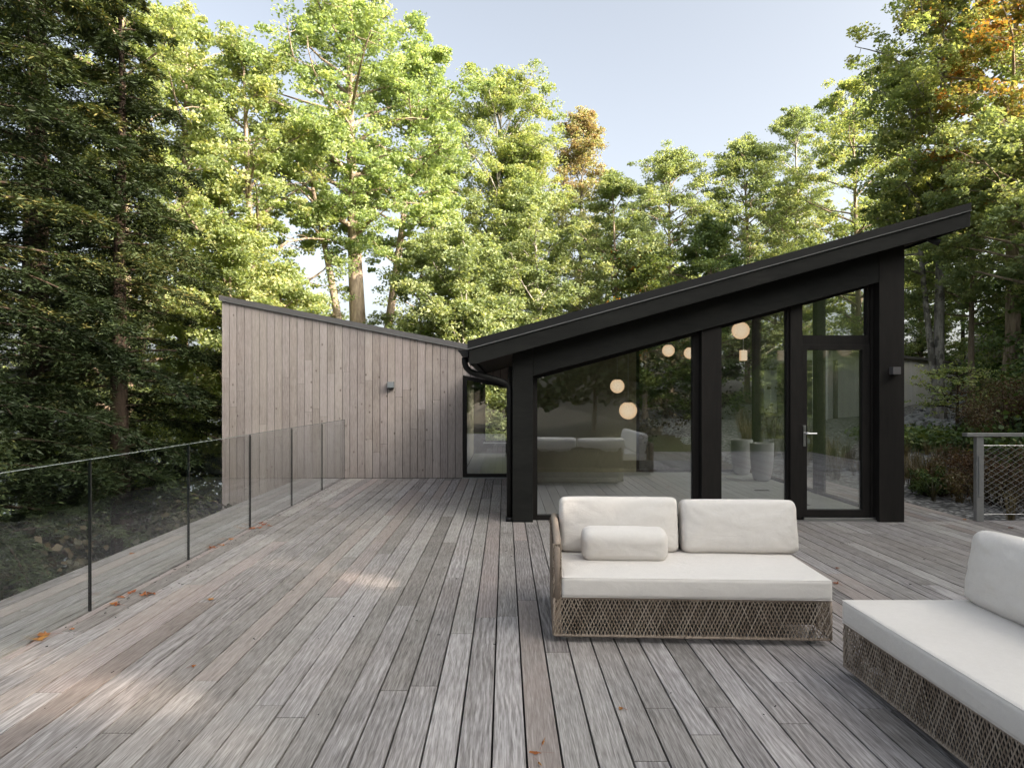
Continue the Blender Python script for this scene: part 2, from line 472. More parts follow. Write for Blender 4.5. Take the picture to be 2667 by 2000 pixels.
def m_ground():
    M = Mat('ground_soil_gravel_grass')
    co = M.coords()
    s = M.n('ShaderNodeSeparateXYZ'); M.put(s.inputs[0], co)
    x, y = s.outputs[0], s.outputs[1]
    n = M.noise(co, 0.5, 5, 0.6)
    fine = M.noise(co, 14.0, 4, 0.7)
    soil = M.ramp(M.math('ADD', M.math('MULTIPLY', n, 0.5), M.math('MULTIPLY', fine, 0.5)), [(0.35, (0.028, 0.022, 0.014)), (0.5, (0.065, 0.05, 0.03)), (0.65, (0.05, 0.06, 0.022))])
    vo = M.n('ShaderNodeTexVoronoi'); M.put(vo.inputs['Vector'], co); vo.inputs['Scale'].default_value = 16
    gv = M.n('ShaderNodeSeparateColor'); M.put(gv.inputs[0], vo.outputs['Color'])
    gravel = M.ramp(gv.outputs[0], [(0.1, (0.10, 0.10, 0.10)), (0.6, (0.24, 0.24, 0.24)), (0.95, (0.42, 0.41, 0.40))])
    gravel = M.mix(M.ramp(vo.outputs['Distance'], [(0.3, (0, 0, 0)), (0.7, (0.8, 0.8, 0.8))]), gravel, (0.03, 0.03, 0.028))
    # gravel lies right of the deck and on the drive in front of the outbuilding
    wx = M.math('ADD', x, M.math('MULTIPLY', n, 1.2))
    gm = M.math('MULTIPLY', M.math('GREATER_THAN', wx, 5.4), M.math('GREATER_THAN', y, 6.0))
    u = M.math('SUBTRACT', wx, M.math('MULTIPLY', M.math('MAXIMUM', y, 11.0), 0.6))
    gm = M.math('MULTIPLY', gm, M.math('LESS_THAN', u, 1.7))
    gm = M.math('MULTIPLY', gm, M.math('LESS_THAN', y, 30.0))
    col = M.mix(gm, soil, gravel)
    lawn = M.ramp(fine, [(0.3, (0.05, 0.07, 0.02)), (0.7, (0.10, 0.12, 0.035))])
    lm = M.math('MULTIPLY', M.math('LESS_THAN', y, M.math('ADD', M.math('MULTIPLY', n, 2), -1.0)), M.math('GREATER_THAN', y, -12.0))
    lm = M.math('MULTIPLY', lm, M.math('LESS_THAN', M.math('ABSOLUTE', x), 16.0))
    col = M.mix(lm, col, lawn)
    h = M.math('ADD', M.math('MULTIPLY', vo.outputs['Distance'], -1.0), fine)
    return M.done(M.principled(col, 0.9, 0, 0.2, M.bump(h, 0.7, 0.03)))
MT['ground'] = m_ground()

# ------------------------------------------------------------------ ground and water
def sst(a, b, x):
    t = max(0.0, min(1.0, (x - a) / (b - a)))
    return t * t * (3 - 2 * t)

def ground_z(x, y):
    z = -0.55
    z -= 2.6 * sst(-3.0, -9.0, x)
    z -= 3.6 * sst(-12.0, -26.0, x)
    z -= 1.0 * sst(12, 26, y) * (1 - sst(2, 8, x))
    right = -0.22 + 0.058 * (min(max(y, 8), 40) - 8)
    z += (right - z) * sst(2.5, 5.2, x)
    u = x - 0.6 * max(y, 11.0)
    if u > 1.4: z += min((u - 1.4) * 1.15, 8 + (u - 1.4) * 0.12)
    z += 0.12 * noise.noise(Vector((x * 0.25, y * 0.25, 0)))
    if x > 7: z += 0.25 * noise.noise(Vector((x * 0.6, y * 0.6, 3))) * sst(1.2, 3, u)
    return z

def axis_pts(lo, hi, fine_lo, fine_hi, st):
    a = list(np.arange(fine_lo, fine_hi + 1e-6, st))
    v, s = fine_lo, st
    pre = []
    while v > lo:
        s *= 1.35; v -= s; pre.append(v)
    v, s = fine_hi, st
    post = []
    while v < hi:
        s *= 1.35; v += s; post.append(v)
    return pre[::-1] + a + post
gx = axis_pts(-900, 900, -30, 40, 0.5)
gy = axis_pts(-900, 900, -28, 48, 0.5)
gm_ = MB()
gm_.v = [(x, y, ground_z(x, y)) for y in gy for x in gx]
nx = len(gx)
gm_.f = [(j * nx + i, j * nx + i + 1, (j + 1) * nx + i + 1, (j + 1) * nx + i) for j in range(len(gy) - 1) for i in range(nx - 1)]
tag(gm_.build('ground', MT['ground'], None, True), kind='structure')

M = Mat('lake_water')
nz = M.noise(M.mapping(M.coords(), (1, 1, 1)), 2.0, 3, 0.6)
MT['water'] = M.done(M.principled((0.03, 0.04, 0.04), 0.08, 0, 0.6, M.bump(nz, 0.4, 0.05)))
wb = MB(); wb.add([(-300, -60, -5.6), (-17, -60, -5.6), (-17, 200, -5.6), (-300, 200, -5.6)], [(0, 1, 2, 3)])
tag(wb.build('water', MT['water']), kind='structure')

# ------------------------------------------------------------------ deck
BW, BG, BX0 = 0.146, 0.0098, -0.0548
dk = MB()
rs = random.Random(11)
def deck_run(x0, x1, y0, y1, tone=0.0):
    y = y0 - rs.uniform(0, 2.5)
    while y < y1:
        L = rs.uniform(1.9, 4.6)
        a, b = max(y, y0), min(y + L, y1)
        if b - a > 0.05:
            t = rs.random() ** 1.2
            dz = rs.uniform(-0.0009, 0.0009)
            dk.box(x0, x1, a + 0.0024, b - 0.0024, -0.038 + dz, dz, (max(0, min(1, t * 0.8 + 0.1 + tone)), rs.random(), rs.random()))
        y += L
for k in range(-25, 56):
    xa = BX0 + BW * k + BG / 2
    xb = BX0 + BW * (k + 1) - BG / 2
    xm = (xa + xb) / 2
    if xb < -3.66: continue
    if abs(xm + 2.9) < BW / 2 + 0.001: pass
    if xm < 0.1: ymax = 12.352
    elif xm < 4.74: ymax = 8.225
    elif xm < 5.66: ymax = 16.0
    else: ymax = 8.22
    if xm > 4.75 and xm < 5.66:
        deck_run(xa, xb, -1.6, 8.15)
        deck_run(xa, xb, 8.158, 16.0)
    elif xa < -2.9 < xb:
        deck_run(xa, -2.9 - 0.014, -1.6, ymax)
        deck_run(-2.9 + 0.014, xb, -1.6, ymax)
    else:
        deck_run(xa, xb, -1.6, ymax)
tag(dk.build('deck', MT['deck'], None, False, 0.0, True), kind='structure')
ub = MB()
ub.box(-3.60, 0.06, -1.6, 12.34, -0.10, -0.045)
ub.box(0.06, 4.74, -1.6, 8.20, -0.10, -0.045)
ub.box(4.74, 5.60, -1.6, 16.0, -0.10, -0.045)
ub.box(5.60, 8.1, -1.6, 8.18, -0.10, -0.045)
ub.box(-3.64, -3.60, -1.6, 12.34, -0.32, -0.028)
ub.box(5.60, 5.63, 8.22, 16.0, -0.35, -0.028)
ub.box(5.63, 8.1, 8.18, 8.21, -0.35, -0.028)
for i in range(5):
    ub.box(-3.4, -3.26, 0.5 + i * 2.7, 0.64 + i * 2.7, -2.6, -0.1)
    ub.box(7.6, 7.74, -1 + i * 2.2, -0.86 + i * 2.2, -1.0, -0.1)
tag(ub.build('deck_frame', MT['under']), kind='structure')

# ------------------------------------------------------------------ frameless glass railing
gr = empty('glass_railing', (-2.9, 5.0, 0))
tag(gr, 'frameless glass railing along the left deck edge in front of the dark conifers', 'railing')
JY = [-1.25, 0.26, 1.76, 3.26, 4.77, 6.255, 7.765, 9.285, 10.82, 12.34]
for a, b in zip(JY[:-1], JY[1:]):
    p = MB(); p.box(-0.0065, 0.0065, a + 0.006 - 5, b - 0.006 - 5, -0.02, 1.058)
    pane = p.build('glass_panel', MT['glass_rail'], gr)
    e = MB()
    e.box(-0.0066, 0.0066, a + 0.0045 - 5, a + 0.006 - 5, 0.0, 1.058)
    e.box(-0.0066, 0.0066, b - 0.006 - 5, b - 0.0045 - 5, 0.0, 1.058)
    e.each('panel_edge', MT['glass_edge'], pane)
    e = MB(); e.box(-0.0066, 0.0066, a + 0.006 - 5, b - 0.006 - 5, 1.058, 1.062)
    e.build('panel_top_edge', MT['glass_top'], pane)
sl_ = MB()
for b in JY[:-1]: sl_.box(-0.010, 0.010, b - 0.0044 - 5, b + 0.0044 - 5, 0.0, 1.04)
sl_.each('joint_seal', MT['under'], gr)
sl_ = MB(); sl_.box(-0.013, 0.013, -1.6 - 5, 12.34 - 5, -0.04, -0.022); sl_.build('base_channel', MT['under'], gr)

# ------------------------------------------------------------------ house
house = empty('house', (0, 8.09, 0))
tag(house, 'low modern house with a weathered board wing and a black gabled glass pavilion', 'house')
HO = Vector((0, 8.09, 0))
def hpart(mb, name, mat, parent=None, **kw):
    o = mb.build(name, mat, parent or house, **kw)
    if parent is None: o.location = -HO
    return o

# wing: board-clad front wall
WY = 12.37
def wing_top(x): return 3.205 - 0.198 * (x + 5.13)
wb = MB()
rs = random.Random(5)
x = -5.13
bw = 0.1365
while x < 0.095:
    xe = min(x + bw, 0.10)
    xa, xb = x + 0.0046, xe - 0.0046
    zlow = -2.9 if x < -3.6 else 0.004
    if x > -0.80:
        zlow = 1.862 - 0.198 * (max(x, -0.765) + 0.765)
        z0a, z0b = zlow, zlow - 0.198 * (xb - xa)
    else:
        z0a = z0b = zlow
    cuts = []
    if rs.random() < 0.75: cuts = [rs.uniform(0.4, 2.3)]
    if rs.random() < 0.2: cuts.append(rs.uniform(0.4, 2.3))
    zs = [None] + sorted(c for c in cuts if c > zlow + 0.3) + [None]
    for i in range(len(zs) - 1):
        la, lb = (z0a, z0b) if zs[i] is None else (zs[i] + 0.0015,) * 2
        ta, tb = (wing_top(xa), wing_top(xb)) if zs[i + 1] is None else (zs[i + 1] - 0.0015,) * 2
        if min(ta, tb) <= la + 0.05: continue
        dy = rs.uniform(-0.0012, 0.0012)
        wb.prism_y([(xa, la), (xb, lb), (xb, tb), (xa, ta)], WY - 0.0 + dy, WY + 0.018, (rs.random(), rs.random(), rs.random()))
    x = xe
hpart(wb, 'board_cladding', MT['siding'], attr=True)
bk = MB()
bk.prism_y([(-5.12, -2.9), (-3.6, -2.9), (-3.6, -0.05), (-0.78, -0.05), (-0.78, 1.86), (0.1, 1.69), (0.1, wing_top(0.1) - 0.01), (-5.12, wing_top(-5.12) - 0.01)], WY + 0.0182, WY + 0.16)
hpart(bk, 'front_wall', MT['siding_dark'])
sw = MB()
y = WY + 0.02
while y < 17.6:
    ye = min(y + bw, 17.62)
    sw.box(-5.13, -5.112, y + 0.003, ye - 0.003, -2.9, 3.2, (rs.random(), rs.random(), rs.random()))
    y = ye
hpart(sw, 'side_cladding', MT['siding'], attr=True)
bw_ = MB(); bw_.box(-5.11, -4.97, 12.54, 17.6, -2.9, 3.19)
bw_.box(-4.97, -0.545, 17.46, 17.6, -2.9, 2.2)
bw_.box(-0.545, 1.1, 17.46, 17.6, -2.9, 0.30)
bw_.box(-0.545, 1.1, 17.46, 17.6, 1.80, 2.05)
bw_.box(1.1, 1.25, 13.4, 17.6, -2.9, 2.1)
bw_.each('back_wall', MT['siding_dark'], house, -HO)
pw = MB(); pw.box(-0.90, -0.80, 12.545, 17.45, 0.0, 2.05)
hpart(pw, 'corridor_wall', MT['olive'])
cf = MB(); cf.box(-0.78, 0.1, 12.38, 17.45, -0.03, 0.012); cf.box(0.1, 1.1, 13.4, 17.45, -0.03, 0.012)
cf.each('corridor_floor', MT['floor'], house, -HO)
# wing roof
wr = MB()
wr.prism_y([(-5.17, wing_top(-5.17) + 0.012), (0.3, wing_top(0.3) + 0.012), (0.3, wing_top(0.3) + 0.10), (-5.17, wing_top(-5.17) + 0.10)], WY - 0.035, 17.66)
wroof = hpart(wr, 'wing_roof', MT['grey_metal'])
dr = MB()
dr.prism_y([(-5.172, wing_top(-5.172) + 0.000), (-0.30, wing_top(-0.30) + 0.000), (-0.30, wing_top(-0.30) + 0.0118), (-5.172, wing_top(-5.172) + 0.0118)], WY - 0.042, WY - 0.004)
dr.build('drip_edge', MT['drip'], wroof)

# corridor window in the wing
wf = MB()
wo_ = [(-0.765, 0.0), (0.09, 0.0), (0.09, 1.690), (-0.765, 1.858)]
wi_ = [(-0.69, 0.075), (0.04, 0.075), (0.04, 1.63), (-0.69, 1.776)]
wf.ring_y(wo_, wi_, WY + 0.02, WY + 0.10)
cw = hpart(wf, 'window', MT['brown_black'])
p = MB(); p.prism_y(wi_, WY + 0.05, WY + 0.06); p.build('pane', MT['glass_win'], cw)
wf = MB()
wo_ = [(-0.545, 0.30), (1.1, 0.30), (1.1, 1.80), (-0.545, 1.80)]
wi_ = [(-0.50, 0.335), (1.05, 0.335), (1.05, 1.76), (-0.50, 1.76)]
wf.ring_y(wo_, wi_, 17.40, 17.52)
cw2 = hpart(wf, 'window', MT['brown_black'])
p = MB(); p.prism_y(wi_, 17.45, 17.46); p.build('pane', MT['glass_back'], cw2)
wf = MB(); wf.box(-0.55, 1.1, 17.33, 17.40, 0.27, 0.30); wf.build('sill', MT['white_uph'], cw2)

# pavilion -----------------------------------------------------------
def rt(x): return 2.124 + 0.2755 * (x + 0.428)      # roof top
def fb(x): return 1.860 + 0.2780 * (x + 0.360)      # fascia bottom
def dl(x): return 2.034 + 0.2765 * (x + 0.400)      # drip line
def bl(x): return 1.742 + 0.2704 * (x - 0.364)      # beam lower edge
XL, XR = -0.41, 5.36
RY0, RY1 = 7.86, 14.6
r1 = MB(); r1.prism_y([(XL - 0.02, dl(XL) + 0.006), (XR + 0.005, dl(XR) + 0.006), (XR + 0.005, rt(XR)), (XL - 0.02, rt(XL))], RY0 - 0.012, RY1)
roof = hpart(r1, 'pavilion_roof', MT['black_metal'])
r2 = MB(); r2.prism_y([(XL - 0.02, dl(XL) - 0.004), (XR + 0.006, dl(XR) - 0.004), (XR + 0.006, dl(XR) + 0.0058), (XL - 0.02, dl(XL) + 0.0058)], RY0 - 0.020, RY0 + 0.03)
r2.build('drip_edge', MT['drip'], roof)  # pale strip: the flashing edge's highlight put into its colour
r3 = MB(); r3.prism_y([(XL, fb(XL) + 0.02), (-0.33, fb(-0.33)), (XR, fb(XR)), (XR, dl(XR) - 0.005), (XL, dl(XL) - 0.005)], RY0, RY0 + 0.045)
r3.build('rake_board', MT['black_wood'], roof)
r4 = MB()
r4.prism_y([(XL, fb(XL) + 0.02), (-0.33, fb(-0.33)), (-0.33, dl(-0.33) - 0.005), (XL, dl(XL) - 0.005)], RY0 + 0.046, WY - 0.06)
r4.prism_y([(XR - 0.08, fb(XR - 0.08)), (XR, fb(XR)), (XR, dl(XR) - 0.005), (XR - 0.08, dl(XR - 0.08) - 0.005)], RY0 + 0.046, RY1)
r4.each('eave_board', MT['black_wood'], roof)
r5 = MB(); r5.prism_y([(-0.329, fb(-0.33) + 0.03), (XR - 0.081, fb(XR - 0.08) + 0.03), (XR - 0.081, dl(XR - 0.08) - 0.006), (-0.329, dl(-0.329) - 0.006)], RY0 + 0.046, RY1)
r5.build('soffit', MT['ceiling'], roof)
# standing seams on the roof top
r6 = MB()
yy = RY0 + 0.4
while yy < RY1 - 0.1:
    r6.prism_y([(XL, rt(XL) + 0.001), (XR, rt(XR) + 0.001), (XR, rt(XR) + 0.028), (XL, rt(XL) + 0.028)], yy, yy + 0.012)
    yy += 0.42
r6.each('standing_seam', MT['black_metal'], roof)

# gable beam and posts
b1 = MB(); b1.prism_y([(0.334, bl(0.334)), (4.434, bl(4.434)), (4.434, fb(4.434) + 0.028), (0.334, fb(0.334) + 0.028)], 8.094, 8.30)
hpart(b1, 'gable_beam', MT['black_wood'], bevel=0.004)
b2 = MB(); b2.prism_y([(0.09, 0.0), (0.332, 0.0), (0.332, fb(0.332) + 0.028), (0.09, fb(0.09) + 0.028)], 8.088, 8.36); hpart(b2, 'post', MT['black_wood'], bevel=0.005)
b2 = MB(); b2.prism_y([(4.436, 0.0), (4.734, 0.0), (4.734, fb(4.734) + 0.028), (4.436, fb(4.436) + 0.028)], 8.088, 8.38); hpart(b2, 'post', MT['brown_black'], bevel=0.005)
b2 = MB(); b2.prism_y([(2.345, 0.0), (2.585, 0.0), (2.585, bl(2.585) - 0.0015), (2.345, bl(2.345) - 0.0015)], 8.14, 8.38); hpart(b2, 'post', MT['brown_black'], bevel=0.005)
b2 = MB(); b2.prism_y([(3.43, 0.03), (3.574, 0.03), (3.574, bl(3.574) - 0.0015), (3.43, bl(3.43) - 0.0015)], 8.20, 8.38); hpart(b2, 'post', MT['brown_black'], bevel=0.004)
b2 = MB(); b2.prism_y([(4.398, 0.03), (4.434, 0.03), (4.434, bl(4.434) - 0.0015), (4.398, bl(4.398) - 0.0015)], 8.21, 8.37); hpart(b2, 'jamb', MT['brown_black'])

def window(outer, inner, y0=8.235, y1=8.325, mat='brown_black'):
    w = MB(); w.ring_y(outer, inner, y0, y1)
    o = hpart(w, 'window', MT[mat])
    p = MB(); p.prism_y(inner, (y0 + y1) / 2 - 0.012, (y0 + y1) / 2 + 0.012); p.build('pane', MT['glass_win'], o)
    return o
window([(0.334, 0.0), (2.343, 0.0), (2.343, bl(2.343) + 0.01), (0.334, bl(0.334) + 0.01)],
       [(0.392, 0.057), (2.268, 0.057), (2.268, 2.218), (0.392, 1.704)])
window([(2.587, 0.0), (3.428, 0.0), (3.428, bl(3.428) + 0.01), (2.587, bl(2.587) + 0.01)],
       [(2.613, 0.057), (3.404, 0.057), (3.404, 2.530), (2.613, 2.312)])
window([(3.576, 2.1165), (4.396, 2.1165), (4.396, bl(4.396) + 0.01), (3.576, bl(3.576) + 0.01)],
       [(3.590, 2.226), (4.373, 2.226), (4.373, 2.798), (3.590, 2.584)])
# door
dr = MB(); dr.ring_y([(3.578, 0.045), (4.394, 0.045), (4.394, 2.115), (3.578, 2.115)], [(3.637, 0.124), (4.303, 0.124), (4.303, 2.05), (3.637, 2.05)], 8.215, 8.300)
door = hpart(dr, 'door', MT['brown_black'], bevel=0.003)
p = MB(); p.prism_y([(3.637, 0.124), (4.303, 0.124), (4.303, 2.05), (3.637, 2.05)], 8.245, 8.27); p.build('pane', MT['glass_win'], door)
h = MB(); h.box(3.588, 3.618, 8.203, 8.2148, 0.890, 1.137); h.tube([(3.603, 8.203, 1.046), (3.603, 8.155, 1.046), (3.612, 8.150, 1.046), (3.725, 8.150, 1.046)], 0.0095, 8)
h.tube([(3.603, 8.1995, 0.94), (3.603, 8.203, 0.94)], 0.009, 10)
h.build('handle', MT['steel'], door, bevel=0.002)
th = MB(); th.box(3.58, 4.44, 8.165, 8.205, 0.022, 0.040); th.box(3.40, 4.43, 8.13, 8.17, 0.0, 0.016)
th.each('threshold', MT['steel'], house, -HO)
th = MB(); th.box(3.432, 4.432, 8.206, 8.30, 0.002, 0.029); hpart(th, 'threshold_base', MT['brown_black'])

# side walls and interior shell
s1 = MB(); s1.prism_z([(0.05, 8.37), (0.13, 8.37), (0.13, 13.3), (0.05, 13.3)], 0.0, 1.86)
hpart(s1, 'side_wall', MT['black_wood'])
s2 = MB()
for yp in (10.28, 12.86):
    s2.box(4.70, 4.83, yp, yp + 0.14, 0.0, 3.1)
s2.box(4.70, 4.83, 8.39, 12.9, 3.1, 3.30)
s2.box(4.72, 4.80, 8.39, 10.27, 0.0, 0.05); s2.box(4.72, 4.80, 10.43, 12.85, 0.0, 0.05)
sfr = s2.each('side_frame', MT['brown_black'], house, -HO)[0]
p = MB(); p.box(4.75, 4.77, 8.39, 10.27, 0.052, 3.1); p.box(4.75, 4.77, 10.43, 12.85, 0.052, 3.1); p.each('pane', MT['glass_back'], sfr)
s3 = MB(); s3.box(0.14, 2.54, 13.2, 13.35, 0.0, 2.65); hpart(s3, 'back_wall', MT['olive'])
s4 = MB(); s4.box(2.542, 2.60, 13.2, 13.3, 0.0, 2.7); s4.box(3.72, 3.80, 13.2, 13.3, 0.0, 3.0); s4.box(2.60, 3.72, 13.2, 13.3, 0.0, 0.06)
s4.box(3.80, 4.70, 13.2, 13.3, 0.0, 0.06)
bfr = s4.each('back_window_frame', MT['brown_black'], house, -HO)[0]
p = MB(); p.box(2.6, 3.72, 13.24, 13.26, 0.062, 2.9); p.box(3.80, 4.70, 13.24, 13.26, 0.062, 3.1); p.each('pane', MT['glass_back'], bfr)
s5 = MB(); s5.box(0.135, 4.70, 8.39, 13.19, -0.03, 0.018); hpart(s5, 'interior_floor', MT['floor'])
s6 = MB(); s6.box(3.9, 4.12, 10.6, 10.7, 0.019, 0.021); s6.box(3.9, 4.12, 9.2, 9.3, 0.019, 0.021); s6.each('floor_vent', MT['under'], house, -HO)
s7 = MB(); s7.box(0.135, 4.70, 8.39, 16.0, -0.9, -0.031); hpart(s7, 'foundation', MT['under'])

# gutter and downspout
g = MB()
gp = [(-0.425, 2.028), (-0.545, 2.028), (-0.540, 2.010), (-0.515, 1.985), (-0.500, 1.955), (-0.480, 1.945), (-0.425, 1.945)]
g.prism_y(gp[::-1], 7.90, WY - 0.06)
hpart(g, 'gutter', MT['black_metal'])
d = MB()
d.tube([(-0.47, 8.02, 1.945), (-0.47, 8.02, 1.88), (-0.455, 8.03, 1.83), (-0.41, 8.05, 1.785), (-0.34, 8.08, 1.755), (-0.1, 8.14, 1.69), (0.0, 8.17, 1.655), (0.045, 8.18, 1.62), (0.055, 8.18, 1.56), (0.055, 8.18, 0.05)],
       0.036, 10)
for i in range(3): d.tube([(-0.47, 8.02, 1.935 - i * 0.02), (-0.47, 8.02, 1.928 - i * 0.02)], 0.041, 10)
d.box(0.01, 0.10, 8.12, 8.24, 0.0, 0.05)
hpart(d, 'downspout', MT['black_metal'], smooth=True)

# ------------------------------------------------------------------ wall lights, floodlight
wl = empty('wall_light', (-2.06, WY, 1.68)); tag(wl, 'small square grey wall light on the weathered board wall', 'wall light')
b = MB(); b.box(-0.058, 0.058, -0.10, -0.004, -0.045, 0.062); b.build('housing', MT['lamp_grey'], wl, bevel=0.003)
b = MB(); b.box(-0.050, 0.050, -0.09, -0.01, -0.066, -0.0455); b.build('lens', MT['black_metal'], wl)
wl = empty('wall_light', (4.595, 8.088, 1.79)); tag(wl, 'small grey cube wall light on the black post beside the glass door', 'wall light')
b = MB(); b.box(-0.046, 0.046, -0.09, -0.002, -0.042, 0.045); b.build('housing', MT['grey_metal'], wl, bevel=0.003)
b = MB(); b.box(-0.040, 0.040, -0.082, -0.01, -0.050, -0.0425); b.build('lens', MT['black_metal'], wl)
fl = empty('floodlight', (5.0, 8.0, fb(5.0) + 0.02)); tag(fl, 'small black spotlight under the high roof corner', 'floodlight')
b = MB(); b.tube([(0, 0, 0.02), (0, 0, -0.05)], 0.015, 8); b.build('bracket', MT['black_metal'], fl)
b = MB(); b.tube([(-0.045, 0, -0.04), (0.01, -0.01, -0.06), (0.06, -0.02, -0.078), (0.072, -0.022, -0.082)], [0.022, 0.034, 0.04, 0.042], 12); b.build('head', MT['black_metal'], fl, smooth=False)

# ------------------------------------------------------------------ pendant lamps
def ball(mb, c, r, nu=28, nv=18):
    vs = [(c[0], c[1], c[2] + r)]
    for j in range(1, nv):
        t = math.pi * j / nv
        for i in range(nu):
            a = 2 * math.pi * i / nu
            vs.append((c[0] + r * math.sin(t) * math.cos(a), c[1] + r * math.sin(t) * math.sin(a), c[2] + r * math.cos(t)))
    vs.append((c[0], c[1], c[2] - r))
    fs = [(0, 1 + i, 1 + (i + 1) % nu) for i in range(nu)]
    for j in range(nv - 2):
        for i in range(nu):
            a, b = 1 + j * nu + i, 1 + j * nu + (i + 1) % nu
            fs.append((a, a + nu, b + nu, b))
    L = len(vs) - 1
    fs += [(L, 1 + (nv - 2) * nu + (i + 1) % nu, 1 + (nv - 2) * nu + i) for i in range(nu)]
    mb.add(vs, fs)
for px, py, rpx, Y, lab in [(1607.7, 1005.6, 18.5, 11.9, 'smaller glowing globe pendant, left of the pair hanging over the sofa'),
                            (1636, 1069, 23, 9.66, 'lowest and largest glowing globe pendant hanging over the white sofa'),
                            (1741, 913, 16, 12.9, 'glowing globe pendant high in the big window, whole and near the post'),
                            (1797, 919.5, 15.5, 12.95, 'glowing globe pendant half hidden by the middle black post'),
                            (1929, 861, 22.5, 9.9, 'glowing globe pendant alone in the narrow window near the beam')]:
    c = at(px, py, Y)
    r = rpx * Y / F
    zc = fb(c.x) + 0.028
    L = empty('pendant_lamp', (c.x, c.y, c.z)); tag(L, lab, 'pendant lamp', 'globe pendant lamps inside the pavilion')
    b = MB(); ball(b, (0, 0, 0), r); b.build('globe', MT['opal'], L, smooth=True)
    b = MB(); b.tube([(0, 0, r - 0.012), (0, 0, r + 0.012)], 0.052, 14); b.build('cap', MT['under'], L)
    b = MB(); b.tube([(0, 0, r + 0.01), (0, 0, zc - c.z)], 0.006, 6); b.build('cord', MT['cord'], L)
c = at(1936, 921, 12.6)  # emissive box for an orange glimpse whose source is unknown
L = empty('wall_lamp', c); tag(L, 'small glowing rectangular lamp seen below the lone globe pendant', 'lamp')
b = MB(); b.box(-0.055, 0.055, -0.05, 0.05, -0.13, 0.06); b.build('shade', MT['opal'], L)
b = MB(); b.tube([(0, 0, 0.06), (0, 0, fb(c.x) - c.z + 0.02)], 0.008, 6); b.build('stem', MT['cord'], L)

# pale indoor furniture, simplified to tapered tubs
def tub(x, y, lab):
    L = empty('planter', (x, y, 0.018)); tag(L, lab, 'planter', 'pale tapered planters inside the pavilion')
    prof = [(0.02, 0.0), (0.13, 0.0), (0.165, 0.03), (0.20, 0.16), (0.225, 0.36), (0.235, 0.64), (0.232, 0.655), (0.215, 0.655), (0.205, 0.64), (0.20, 0.58), (0.01, 0.57)]
    n = 36
    vs = [(r * 0.85 * math.cos(2 * math.pi * i / n), r * 0.85 * math.sin(2 * math.pi * i / n), z) for r, z in prof for i in range(n)]
    fs = [(k * n + i, k * n + (i + 1) % n, (k + 1) * n + (i + 1) % n, (k + 1) * n + i) for k in range(len(prof) - 1) for i in range(n)]
    b = MB(); b.add(vs, fs); b.build('pot', MT['white_uph'], L, smooth=True)
    b = MB(); b.tube([(0, 0, 0.575), (0, 0, 0.60)], 0.166, 30); b.build('soil', MT['under'], L)  # dark disc closing the open top
tub(4.44, 12.80, 'pale tapered planter inside, further from the glass door')
tub(4.46, 11.85, 'pale tapered planter inside, nearer the glass door')

# ------------------------------------------------------------------ cable railing
cr = empty('cable_railing', (5.67, 8.17, 0)); tag(cr, 'low metal railing with wire mesh at the right deck edge', 'railing')
for i in range(3):
    xx = i * 1.35
    b = MB(); b.box(xx - 0.043, xx + 0.043, -0.03, 0.03, 0.0, 1.010); b.build('post', MT['galv'], cr, bevel=0.003)
    b = MB(); b.box(xx - 0.025, xx + 0.025, -0.045, -0.0305, 0.30, 0.78); b.build('bracket', MT['galv'], cr)
b = MB(); b.box(-0.17, 2.75, -0.045, 0.045, 1.0115, 1.052); b.build('top_rail', MT['galv'], cr, bevel=0.003)
b = MB()
b.tube([(0.04, -0.02, 0.905), (2.75, -0.02, 0.905)], 0.004, 6); b.tube([(0.04, -0.02, 0.085), (2.75, -0.02, 0.085)], 0.004, 6)
b.each('cable', MT['steel'], cr)
b = MB()
z0, z1 = 0.087, 0.903
stp = 0.115
k = -10
slope = 0.62
while k * stp < 2.8:
    x0 = k * stp
    # cord rising right
    for sgn in (1, -1):
        xa, xb = x0, x0 + (z1 - z0) / slope
        za, zb = z0, z1
        if xa < 0.045: za += (0.045 - xa) * slope; xa = 0.045
        if xb > 2.74: zb -= (xb - 2.74) * slope; xb = 2.74
        if xb > xa + 0.02:
            if sgn < 0: za, zb = z0 + z1 - za, z0 + z1 - zb
            b.tube([(xa, -0.02, za), (xb, -0.02, zb)], 0.0015, 4, False)
    k += 1
b.build('wire_mesh', MT['galv'], cr)

